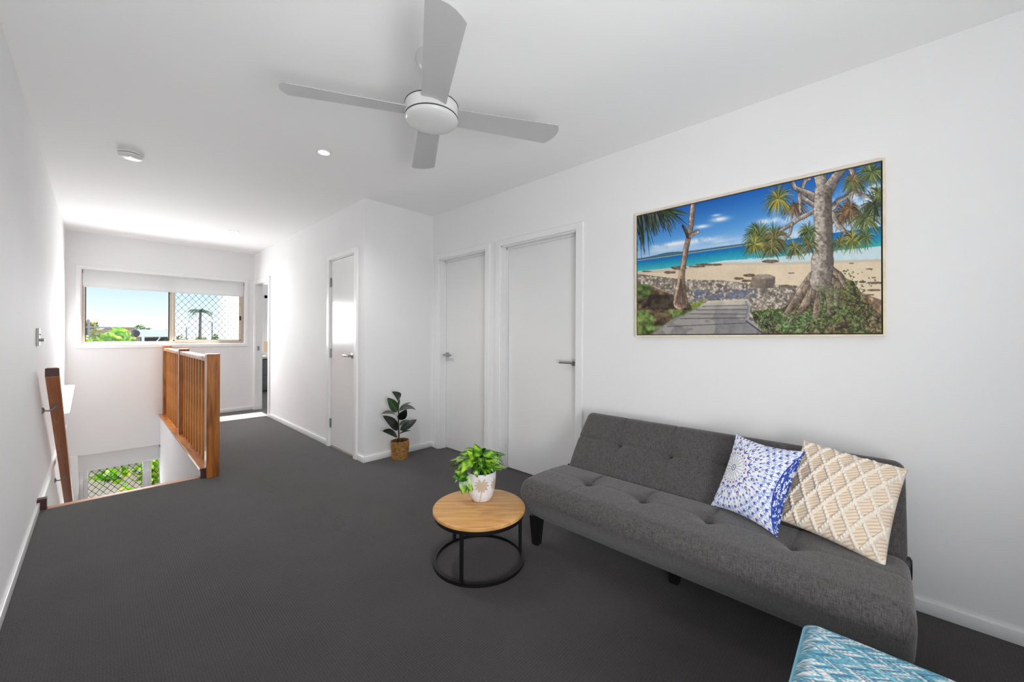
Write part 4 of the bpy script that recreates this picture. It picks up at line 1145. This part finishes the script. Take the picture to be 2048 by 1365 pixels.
stroke([(520, 1085), (350, 1165), (210, 1262)], [8, 20, 26], C3(140, 136, 130), 1, .1, .2)
# right scrub
rs_ = [(892, 1112), (1000, 1090), (1110, 1088), (1220, 1000), (1300, 870), (1400, 900), (1520, 872), (1600, 905), (1650, 985), (1720, 1080), (1800, 1150), (1800, 1275), (1000, 1275), (930, 1200)]
rm = inpoly(rs_); soft(rm, np.clip(C3(104, 92, 68)*(1+1.0*g)[..., None], 0, 1)); soft(rm & (nA > .54), C3(84, 108, 58)*(1+.9*g)[..., None], .85)
soft(rm & (yy > 1110) & (yy < 1240) & (xx < 1360) & (nC > .52), C3(96, 138, 88)*(1+.8*g)[..., None], .7); soft(rm & (nC < .42), C3(48, 48, 36), .6); soft(rm & (nC > .66), C3(190, 176, 128), .6)
soft(inpoly([(1650, 985), (1800, 1040), (1800, 1150), (1720, 1080)]), C3(150, 122, 96)*(1+.8*g)[..., None], .9)
# palm crowns
pr_ = random.Random(5)
def tuft(cx, cy, r, n, pal, droop=.25, a0=0, a1=360, w=5.5):
    n = int(n*1.7)
    for i in range(n//3):        # shaded thatch in the middle of each crown
        a = math.radians(pr_.uniform(0, 360)); l = r*pr_.uniform(.2, .62)
        stroke([(cx, cy), (cx+math.cos(a)*l, cy-math.sin(a)*l+.3*l)], [7, 3], C3(*pr_.choice([(58, 52, 40), (74, 62, 46), (46, 54, 38), (96, 78, 56)])), .85)
    for i in range(n):
        a = math.radians(pr_.uniform(a0, a1)); l = r*pr_.uniform(.55, 1.12); c = pr_.choice(pal); v = pr_.uniform(.65, 1.25)
        x1, y1 = cx+math.cos(a)*l*.55, cy-math.sin(a)*l*.55; x2, y2 = cx+math.cos(a)*l, cy-math.sin(a)*l+droop*l*abs(math.cos(a))
        stroke([(cx+math.cos(a)*l*.08, cy-math.sin(a)*l*.08), (x1, y1), (x2, y2)], [w*.7, w, 2], np.clip(C3(*c)*v, 0, 1), .95)
GRN = [(70, 96, 52), (96, 118, 66), (52, 74, 46), (130, 140, 84), (150, 150, 90)]; BRN = [(104, 82, 62), (130, 104, 76), (76, 62, 52), (150, 124, 90)]
MIX = GRN+BRN[:2]; YEL = GRN+[(170, 160, 70), (196, 170, 60)]; DRK = [(36, 46, 40), (52, 66, 54), (70, 84, 68), (96, 108, 96), (28, 34, 34)]
tuft(1560, 430, 120, 60, BRN, .5); tuft(1200, 370, 100, 60, BRN, .5, 180, 400); tuft(1640, 230, 100, 50, MIX, .4)
# trunk, branches and roots of the large tree
TB = C3(150, 140, 130)
def br(pts, ws, col=TB, sh=-.35): stroke(pts, [w+6 for w in ws], C3(70, 62, 56), .8); stroke(pts, ws, col, 1, sh, .35)
br([(1250, 270), (1280, 200), (1310, 190)], [26, 22, 18]); br([(1340, 320), (1290, 290), (1250, 275), (1205, 250), (1188, 205)], [56, 44, 36, 30, 26]); br([(1335, 375), (1270, 330), (1240, 300), (1245, 420)], [30, 28, 26, 16])
br([(1340, 415), (1240, 465), (1180, 505), (1100, 555), (1020, 610)], [30, 26, 24, 20, 14]); br([(1185, 500), (1170, 570), (1120, 625), (1060, 650)], [16, 14, 12, 10])
br([(1598, 125), (1632, 190), (1606, 255), (1640, 300), (1720, 320), (1795, 338)], [36, 34, 28, 26, 18, 14]); br([(1460, 400), (1500, 350), (1560, 320), (1610, 280)], [36, 30, 24, 18]); br([(1465, 435), (1505, 515), (1560, 575), (1650, 590)], [40, 34, 26, 16])
br([(1555, 570), (1525, 605), (1535, 640)], [22, 20, 16])
for pts, ws in (([(1330, 880), (1240, 985), (1140, 1115)], [90, 70, 34]), ([(1360, 900), (1300, 1010), (1230, 1110)], [80, 64, 40]), ([(1390, 900), (1370, 1010), (1340, 1130)], [80, 66, 50]), ([(1410, 880), (1440, 1000), (1440, 1110)], [70, 60, 50]), ([(1420, 840), (1490, 930), (1480, 1060)], [50, 44, 36]), ([(1440, 815), (1510, 865), (1540, 930)], [44, 36, 30])):
    br(pts, ws, C3(136, 120, 106))
for i in range(26):
    a = pr_.uniform(1270, 1470); stroke([(1340+(a-1340)*.35, 880), (a, pr_.uniform(1000, 1110))], [4, 3], C3(62, 54, 50), .6)
br([(1380, 150), (1395, 230), (1410, 300)], [84, 82, 96]); br([(1550, 120), (1490, 185), (1430, 280)], [44, 62, 84])
br([(1405, 290), (1395, 400), (1400, 500), (1400, 620), (1395, 720), (1390, 760), (1385, 860), (1375, 900)], [116, 118, 122, 128, 132, 152, 140, 150])
for i in range(70): 
    x = pr_.uniform(1345, 1455); y = pr_.uniform(300, 850); stroke([(x-14, y), (x+14, y+pr_.uniform(-6, 6))], [3, 2], C3(86, 78, 72), .5)
for i in range(30):
    x = pr_.uniform(1350, 1400); y = pr_.uniform(180, 800); soft(((xx-x)/16)**2+((yy-y)/24)**2 < nC*1.6, C3(206, 196, 184), .4)
soft(inpoly([(1410, 300), (1460, 300), (1462, 760), (1425, 860)]) & (nB > .40), C3(88, 78, 72), .45)
for a in ((1090, 325, 115, 80, YEL, .3), (960, 580, 120, 100, GRN, .35), (1060, 600, 120, 100, MIX, .45), (920, 640, 90, 60, YEL, .4), (1040, 670, 80, 60, MIX, .5), (1200, 670, 75, 55, MIX, .5), (1295, 560, 80, 50, GRN, .4), (1300, 650, 75, 45, MIX, .5), (1690, 470, 120, 90, GRN, .35), (1760, 380, 120, 70, [(46, 58, 44), (60, 72, 52), (84, 92, 62)], .3), (1590, 400, 80, 50, BRN, .6), (1740, 150, 110, 90, GRN, .3), (1600, 210, 80, 45, MIX, .5), (1600, 620, 90, 60, YEL, .45), (1690, 600, 80, 45, GRN, .4), (1780, 290, 70, 40, GRN, .3), (1510, 640, 60, 40, MIX, .5)): tuft(*a)
# left tree and hanging fronds
br([(502, 350), (492, 430), (486, 500), (470, 580), (446, 680), (430, 780), (418, 850), (408, 950), (408, 1040)], [30, 30, 30, 30, 32, 32, 38, 70, 100], C3(150, 128, 112)); br([(465, 585), (448, 545), (428, 508)], [22, 18, 14], C3(70, 64, 60)); br([(478, 578), (505, 562), (532, 548)], [24, 22, 20], C3(160, 140, 120))
for x in (375, 390, 405, 425, 440): stroke([(412, 880), (x, 1050)], [8, 12], C3(84, 68, 58), .7)
stroke([(402, 830), (392, 900)], [14, 12], C3(214, 178, 140), .8)
for i in range(120):
    x = pr_.uniform(70, 330); y = pr_.uniform(350, 460); l = pr_.uniform(80, 210)*(1-.35*(x-110)/220); dx = pr_.uniform(-10, 50)
    stroke([(x, y), (x+dx*.5, y+l*.6), (x+dx, y+l)], [9, 8, 2], C3(*pr_.choice(DRK)), .95)
for i in range(40):
    a = pr_.uniform(-.2, 1.2); x, y = pr_.uniform(250, 330), pr_.uniform(370, 420); l = pr_.uniform(80, 160)
    stroke([(x, y), (x+math.cos(a)*l*.6, y+math.sin(a)*l*.5), (x+math.cos(a)*l, y+math.sin(a)*l*1.)], [8, 7, 2], C3(*pr_.choice(DRK+GRN[:3])), .95)
for i in range(26): 
    x = pr_.uniform(60, 200); stroke([(x, 500), (x+pr_.uniform(-10, 40), pr_.uniform(600, 730))], [9, 2], C3(*pr_.choice(DRK)), .95)
# creepers over the roots
for i in range(260):
    x = pr_.gauss(1575, 70); y = pr_.gauss(1010, 90)
    if inpoly_ok := (1300 < x < 1760 and 820 < y < 1240): stroke([(x, y), (x+pr_.uniform(-10, 10), y+pr_.uniform(-8, 8))], [pr_.uniform(6, 14), 3], C3(*pr_.choice([(66, 100, 50), (92, 128, 66), (52, 78, 42), (124, 140, 86), (120, 100, 70), (90, 76, 54)])), .85)
for i in range(190):
    x = pr_.uniform(960, 1340); y = pr_.uniform(1120, 1240); stroke([(x, y), (x+pr_.uniform(-14, 14), y-pr_.uniform(2, 14))], [pr_.uniform(5, 10), 2], C3(*pr_.choice([(92, 142, 96), (66, 112, 70), (128, 164, 120), (54, 80, 48), (110, 98, 70)])), .7)
for i in range(420):
    x = pr_.uniform(920, 1780); y = pr_.uniform(1080, 1255)
    if y > 1085+(x > 1640)*40: stroke([(x, y), (x+pr_.uniform(-16, 16), y-pr_.uniform(4, 18))], [pr_.uniform(2, 5), 1.5], C3(*pr_.choice([(170, 150, 104), (60, 52, 38), (140, 140, 84), (96, 104, 60), (196, 180, 140), (44, 44, 32)])), .8)
for i in range(120):
    x = pr_.uniform(1350, 1480); y = pr_.uniform(930, 1110); stroke([(x, y), (x+pr_.uniform(-10, 10), y+pr_.uniform(-8, 8))], [pr_.uniform(6, 11), 3], C3(*pr_.choice([(70, 120, 50), (96, 146, 70), (140, 160, 90)])), .7)
def homog(src, dst):
    A = []; b = []
    for (x, y), (u, v) in zip(src, dst):
        A.append([x, y, 1, 0, 0, 0, -u*x, -u*y]); b.append(u); A.append([0, 0, 0, x, y, 1, -v*x, -v*y]); b.append(v)
    h = np.linalg.solve(np.array(A, float), np.array(b, float)); return np.append(h, 1).reshape(3, 3)
Hm = homog([(0, 1), (1, 1), (1, 0), (0, 0)], [(112, 440), (1805, 80), (1783, 1262), (110, 1256)])
GU, GV = 560, 380
vv, uu = np.meshgrid(np.linspace(0, 1, GV), np.linspace(0, 1, GU), indexing='ij')
den = Hm[2, 0]*uu+Hm[2, 1]*vv+Hm[2, 2]; zx = (Hm[0, 0]*uu+Hm[0, 1]*vv+Hm[0, 2])/den/2; zy = (Hm[1, 0]*uu+Hm[1, 1]*vv+Hm[1, 2])/den/2
xi = np.clip(zx, 0, CW-2); yi = np.clip(zy, 0, CH-2); x0 = xi.astype(int); y0 = yi.astype(int); fx = (xi-x0)[..., None]; fy = (yi-y0)[..., None]
pic = (CV[y0, x0]*(1-fx)+CV[y0, x0+1]*fx)*(1-fy)+(CV[y0+1, x0]*(1-fx)+CV[y0+1, x0+1]*fx)*fy
pic = np.clip(pic, 0, 1)
PW, PH, PCY, PCZ = 1.236, .834, .598, 1.650
art = empty('beach_picture', (XR-.016, PCY, PCZ), 'large framed beach photograph with pandanus tree above the sofa', 'picture')
fw_ = .009
# local: y runs to the viewer's left, so u=0 (left) is +y
def yz(u, v): return PCY+PW/2-fw_-.006-u*(PW-2*fw_-.012), PCZ-PH/2+fw_+.006+v*(PH-2*fw_-.012)
Yp, Zp = yz(uu, vv)
canvas = npmesh('canvas_print', np.stack([np.full(Yp.shape, XR-.026), Yp, Zp], -1).reshape(-1, 3), gridF(GV, GU)[:, ::-1], 'print', art, None, pic.reshape(-1, 3), smooth=False)
y0_, y1_, z0_, z1_ = PCY-PW/2, PCY+PW/2, PCZ-PH/2, PCZ+PH/2
MB().box(XR-.032, XR-.002, y0_, y0_+fw_, z0_, z1_, bev=.001, seg=1).box(XR-.032, XR-.002, y1_-fw_, y1_, z0_, z1_, bev=.001, seg=1).box(XR-.032, XR-.002, y0_+fw_, y1_-fw_, z0_, z0_+fw_).box(XR-.032, XR-.002, y0_+fw_, y1_-fw_, z1_-fw_, z1_).build('frame', 'framewood', art, label='thin pale timber floating frame')
MB().box(XR-.020, XR-.004, y0_+fw_, y1_-fw_, z0_+fw_, z1_-fw_).build('backing', mat('dark_backing', rgb(40, 34, 28), .7, noise=.1), art)
art.rotation_euler = (math.radians(-.35), 0, 0)

# ================================================================== BEDROOM BITS seen through the far doorway
bc = empty('bedside_cabinet', (2.62, 9.82, 0), 'grey bedside cabinet with white top beyond the far doorway', 'cabinet')
MB().box(2.40, 2.95, 9.58, 10.1, .03, .72, bev=.008).build('body', 'greyfab', bc)
MB().box(2.42, 2.93, 9.570, 9.584, .36, .69, bev=.004).box(2.42, 2.93, 9.570, 9.584, .05, .34, bev=.004).build('drawer', 'greyfab', bc)
MB().box(2.36, 2.99, 9.54, 10.12, .72, .765, bev=.006).build('cabinet_top', 'trim', bc)
tl = empty('table_lamp', (2.56, 9.72, .765), 'table lamp with peach drum shade on the bedside cabinet', 'lamp')
MB().lathe([(0, 0), (.05, 0), (.055, .02), (.045, .06), (.02, .085), (.012, .10), (.012, .14), (0, .14)], (2.56, 9.72, .765), 24).build('base', 'plastic', tl, smooth=40)
MB().lathe([(.105, .09), (.10, .32), (.098, .32), (.103, .09)], (2.56, 9.72, .765), 32).build('lamp_shade', 'lampshade', tl, smooth=40)

# ================================================================== OUTSIDE
GZ = -2.85
MB().box(-40, 60, YB+.3, 90, GZ-.1, GZ).build('ground', 'ground', label='pale ground outside the windows', cat='ground', **S)
def crown(cx, cy, cz, rx, ry, rz_, n, size, cols, seed, lumps=9):
    r = np.random.default_rng(seed)
    # leaf cards on several lumps
    lc = r.normal(size=(lumps, 3)); lc /= np.linalg.norm(lc, axis=1)[:, None]; lc *= .55
    li = r.integers(0, lumps, n); p = r.normal(size=(n, 3)); p /= np.linalg.norm(p, axis=1)[:, None]
    P = lc[li]+p*.5*r.random((n, 1))**.33
    c = P*np.array([rx, ry, rz_])+np.array([cx, cy, cz])
    a = r.normal(size=(n, 3)); a /= np.linalg.norm(a, axis=1)[:, None]; b = np.cross(a, r.normal(size=(n, 3))); b /= np.linalg.norm(b, axis=1)[:, None]
    s = size*(.6+.8*r.random((n, 1)))
    V = np.stack([c-a*s, c-b*s*.5, c+a*s, c+b*s*.5], 1).reshape(-1, 3); F = np.arange(4*n).reshape(n, 4)
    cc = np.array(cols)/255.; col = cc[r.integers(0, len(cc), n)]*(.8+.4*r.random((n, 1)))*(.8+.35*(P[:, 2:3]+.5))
    return V, F, np.repeat(col, 4, 0)
def tree(name, x, y, ztop, w, h, n, size, cols, label, cat, seed, group=None, trunk=True, depth=None):
    root = empty(name, (x, y, GZ), label, cat, group)
    V, F, Cc = crown(x, y, ztop-h/2, w/2, (depth or w)/2, h/2, n, size, cols, seed)
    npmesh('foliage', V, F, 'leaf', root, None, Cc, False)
    if trunk: MB().tube([(x, y, GZ), (x+.05, y, (GZ+ztop-h/2)/2), (x, y, ztop-h/2)], [.09, .07, .04], 8).build('trunk', 'bark', root, smooth=True)
    return root
G1 = [(120, 185, 20), (150, 205, 30), (90, 150, 25), (180, 220, 60), (70, 120, 30)]; G2 = [(150, 150, 80), (190, 170, 110), (120, 130, 60), (210, 180, 130), (100, 110, 50)]; G3 = [(120, 140, 80), (150, 160, 100), (100, 120, 70), (180, 170, 120)]
tree('garden_tree', .225, 14, 1.40, 1.12, 1.5, 2600, .07, G1, 'bright green bushy tree top just outside the upper window', 'tree', 1)
tree('garden_tree', -.25, 20.6, 1.82, 1.08, 1.9, 1500, .07, G2, 'yellow green tree at the left edge of the upper window view', 'tree', 2)
tree('garden_shrub', -.24, 15.5, 1.22, .50, 1.3, 500, .06, [(230, 200, 160), (210, 190, 110), (180, 180, 80)], 'pale dry shrub at bottom left of the upper window view', 'shrub', 3)
tree('garden_tree', 1.72, 32, 1.82, .95, 1.3, 600, .08, G3, 'spiky distant tree above the white carport roof', 'tree', 4)
tree('garden_tree', 2.36, 35, 1.74, .95, 1.2, 700, .08, G2, 'rounded distant tree right of the spiky one above the carport', 'tree', 5)
tree('garden_tree', 3.52, 40, 1.68, .8, 1.2, 400, .09, G3, 'small distant tree beside the window mullion', 'tree', 6)
tree('garden_tree', 1.00, 40, 1.92, .8, 1.2, 400, .10, [(130, 120, 110), (160, 150, 130), (110, 100, 90)], 'brownish distant tree behind the tiled roof', 'tree', 7)
for i, (x, w) in enumerate(((2.62, .62), (3.32, .62), (4.0, .62))):
    tree('hedge_shrub', x, 23.4+.1*i, 1.30-.03*(i % 2), w, 1.1, 600, .06, G3, ['low olive shrub at the left end of the screened view', 'low olive shrub below the palm in the screened view', 'low olive shrub right of the palm in the screened view'][i], 'shrub', 20+i, 'shrubs behind the security screen')
# palm
pm = empty('palm_tree', (4.25, 30, GZ), 'tall palm tree seen through the diamond security screen', 'tree')
MB().tube([(4.25, 30, GZ), (4.22, 30, 0), (4.25, 30, 2.62)], [.10, .075, .06], 8).build('trunk', mat('palm_trunk', rgb(130, 120, 110), .9, noise=.2), pm, smooth=True)
LV = Leaves(); r5 = random.Random(3)
for k in range(13):
    az = k*2*PI/13+r5.uniform(-.2, .2); el = r5.uniform(.0, .9); L_ = r5.uniform(.55, .78)
    prev = None
    for q in range(9):
        f = q/8; p = Vector((4.25, 30, 2.66))+Vector((math.cos(az)*math.cos(el)*L_*f, math.sin(az)*math.cos(el)*L_*f, math.sin(el)*L_*f-.62*L_*f*f))
        if prev is not None:
            d = (p-prev).normalized(); sd_ = d.cross(Vector((0, 0, 1))).normalized()
            for sg in (-1, 1):
                e = p+sd_*sg*.10*(1-.5*f)+Vector((0, 0, -.10))+d*.05
                o_ = len(LV.V); LV.V += [tuple(prev), tuple(p), tuple(e), tuple(e-d*.03)]; LV.F.append((o_, o_+1, o_+2, o_+3)); LV.C += [(.56, .62, .48)]*4
        prev = p
LV.build('fronds', 'leaf', pm)
# house with tiled roof
hs = empty('house', (.58, 22.5, GZ), 'neighbouring house with brown tiled roof beyond the green tree', 'house')
MB().box(-.2, 1.35, 22, 24, GZ, 1.12).build('wall', 'render', hs)
MB().prism([(-.45, 1.08), (1.55, 1.08), (.95, 1.50), (.25, 1.50)], 'Y', 21.8, 24.3).build('roof', 'roof', hs)
# white carport with rolled awning
cp = empty('carport', (1.15, 15.5, GZ), 'white roofed carport with dark rounded gutter end outside the window', 'carport')
MB().prism([(.74, 1.36), (.70, 1.30), (.72, 1.18), (.78, 1.155), (1.56, 1.155), (1.56, 1.36)], 'Y', 15, 17.2).build('roof', 'roofw', cp)
MB().lathe([(0, -.02), (.085, -.02), (.10, 0), (.10, .08), (0, .08)], (.70, 14.98, 1.25), 20, 'Y').build('gutter_end', mat('dark_gutter', rgb(70, 66, 76), .5, noise=.1), cp, smooth=40)
for x in (.86, 1.5): MB().box(x-.03, x+.03, 15.0, 15.06, GZ, 1.155).build('post', 'roofw', cp)
MB().box(.9, 1.5, 16.6, 16.7, GZ, 1.12).build('screen', 'greyout', cp)
MB().tube([(1.05, 15.02, .88), (1.22, 15.02, 1.14)], .015, 8).build('brace', 'roofw', cp)
for (x, y, zt, lb) in ((-.215, 18.4, 1.69, 'thin pale power pole with cross arm left of the green tree'), (4.02, 25, 1.86, 'slim grey street lamp pole right of the palm'), (3.36, 28, 1.62, 'short dark pole left of the palm in the screened view')):
    r_ = empty('utility_pole', (x, y, GZ), lb, 'pole', 'poles outside the window')
    MB().tube([(x, y, GZ), (x, y, zt)], .028, 8).build('shaft', 'pole', r_, smooth=True)
    if y == 18.4: MB().box(x-.1, x+.75, y-.02, y+.02, 1.42, 1.46).build('cross_arm', 'pole', r_)
    if y == 25: MB().tube([(x, y, zt), (x-.10, y, zt+.04)], .02, 6).build('lamp_arm', 'pole', r_)
# garden seen through the lower window
gf = empty('garden_fence', (.5, 10.2, GZ), 'pale garden wall with white rails seen through the lower window', 'fence')
MB().box(-2.5, 4.5, 10.2, 10.3, GZ, -.35).build('panel', mat('beige_render', rgb(206, 192, 174), .8, noise=.1, nscale=8), gf)
for z in (-.62, -1.13, -1.72): MB().box(-2.5, 4.5, 10.14, 10.2, z-.035, z+.035).build('rail', 'trim', gf)
Y1 = [(170, 220, 20), (205, 230, 30), (130, 190, 20), (225, 235, 120), (90, 150, 30)]
for i, (x, y, zt, w, h, n, lb) in enumerate(((.72, 9.3, -.62, .50, 1.0, 130, 'lime leafed shrub near the right of the lower window'), (.12, 9.5, -1.02, .80, .30, 50, 'low spreading lime shrub in the middle of the lower window'), (.33, 9.0, -1.22, .22, .5, 30, 'small yellow green shrub at the bottom of the lower window'), (1.34, 9.4, -.75, .5, 1.1, 110, 'lime shrub behind the right mullion of the lower window'))):
    tree('garden_shrub', x, y, zt, w, h, n, .085, Y1, lb, 'shrub', 40+i, 'shrubs outside the lower window', trunk=False)

# ================================================================== LIGHT
def area(name, loc, size, target, power, col=(1, 1, 1)):
    l = bpy.data.lights.new(name, 'AREA'); l.shape = 'RECTANGLE'; l.size, l.size_y = size; l.energy = power; l.color = col
    o = bpy.data.objects.new(name, l); COL.objects.link(o); o.location = loc
    o.rotation_euler = (Vector(target)-Vector(loc)).to_track_quat('-Z', 'Y').to_euler(); return o
area('window_daylight', (.60, YB-.03, 1.46), (1.35, .72), (.50, 2.2, .0), 40, (.97, .985, 1))
area('stair_daylight', (.20, YB-.05, -.95), (.75, .8), (.3, 4.2, .6), 3.8, (1, 1, .98))
area('bounce_fill', (.3, -.7, .95), (.9, .9), (.9, 3.6, 3.0), 43, (1, 1, 1))  # added fill lamp behind the camera, aimed up to lift ceiling and walls
area('bedroom_daylight', (3.4, 10.1, 1.55), (1.5, .9), (3, 6, 1.2), 40, (1, 1, 1))
area('garden_fill', (.4, 8.4, 2.4), (2.4, 1.4), (.4, 10.2, -1.2), 170, (1, .98, .94))  # added lamp brightening the garden wall and shrubs below the window
for (x, y, p) in ((1.113, 2.925, 66), (1.191, 6.01, 9)):
    l = bpy.data.lights.new('downlight_beam', 'SPOT'); l.energy = p; l.spot_size = math.radians(150); l.spot_blend = .9; l.shadow_soft_size = .05; l.color = (1, .985, .965)
    o = bpy.data.objects.new('downlight_beam', l); COL.objects.link(o); o.location = (x, y, HC-.02)
su = bpy.data.lights.new('sun', 'SUN'); su.energy = 2.3; su.angle = math.radians(.6); su.color = (1, .95, .86)
so = bpy.data.objects.new('sun', su); COL.objects.link(so); so.location = (20, 8, 12)
so.rotation_euler = Vector((-.6, .7, -.55)).to_track_quat('-Z', 'Y').to_euler()

l = bpy.data.lights.new('sun_patch_spot', 'SPOT'); l.energy = 3.5e5; l.spot_size = math.radians(3.); l.spot_blend = .1; l.shadow_soft_size = .05; l.color = (1, .97, .92)  # narrow spot added in place of the sun for the hall floor patch
o = bpy.data.objects.new('sun_patch_spot', l); COL.objects.link(o); o.location = (5+21, 6.92-.012*21, 1.55+.435*21)
o.rotation_euler = Vector((-1, .012, -.435)).to_track_quat('-Z', 'Y').to_euler()
wd = bpy.data.worlds.new('sky'); SC.world = wd; wd.use_nodes = True; nt = wd.node_tree
bg = nt.nodes['Background']
tc = nt.nodes.new('ShaderNodeTexCoord'); sp = nt.nodes.new('ShaderNodeSeparateXYZ'); nt.links.new(tc.outputs['Generated'], sp.inputs[0])
rp_ = nt.nodes.new('ShaderNodeValToRGB'); e = rp_.color_ramp.elements
e[0].position = 0.; e[0].color = (.93, .95, .98, 1); e[1].position = .35; e[1].color = (.42, .62, .92, 1)
for pos, c in ((.025, (.82, .89, .95, 1)), (.07, (.60, .735, .84, 1)), (.14, (.43, .61, .78, 1))):
    n = e.new(pos); n.color = c
nt.links.new(sp.outputs['Z'], rp_.inputs['Fac']); nt.links.new(rp_.outputs['Color'], bg.inputs['Color']); bg.inputs['Strength'].default_value = 1.35

# ================================================================== CAMERA
f_px, yaw, v0, roll, ch = 779.528, .81527, 672.476, -.00494, 1.22907
cam = bpy.data.cameras.new('camera'); co = bpy.data.objects.new('camera', cam); COL.objects.link(co); SC.camera = co
cam.sensor_fit = 'HORIZONTAL'; cam.sensor_width = 36.; cam.lens = f_px/2048*36.; cam.shift_y = -(682.5-v0)/2048
cam.clip_start = .02; cam.clip_end = 300
fwv = Vector((math.sin(yaw), math.cos(yaw), 0)); r0 = Vector((math.cos(yaw), -math.sin(yaw), 0)); u0 = Vector((0, 0, 1))
rt = r0*math.cos(roll)-u0*math.sin(roll); up = r0*math.sin(roll)+u0*math.cos(roll)
co.matrix_world = Matrix(((rt.x, up.x, -fwv.x, 0), (rt.y, up.y, -fwv.y, 0), (rt.z, up.z, -fwv.z, ch), (0, 0, 0, 1)))
SC.view_settings.view_transform = 'Standard'; SC.view_settings.look = 'None'; SC.view_settings.exposure = 0.; SC.view_settings.gamma = 1.
try:
    SC.cycles.max_bounces = 10; SC.cycles.diffuse_bounces = 6; SC.cycles.transparent_max_bounces = 12; SC.cycles.sample_clamp_indirect = 8.; SC.cycles.use_denoising = True
except Exception: pass
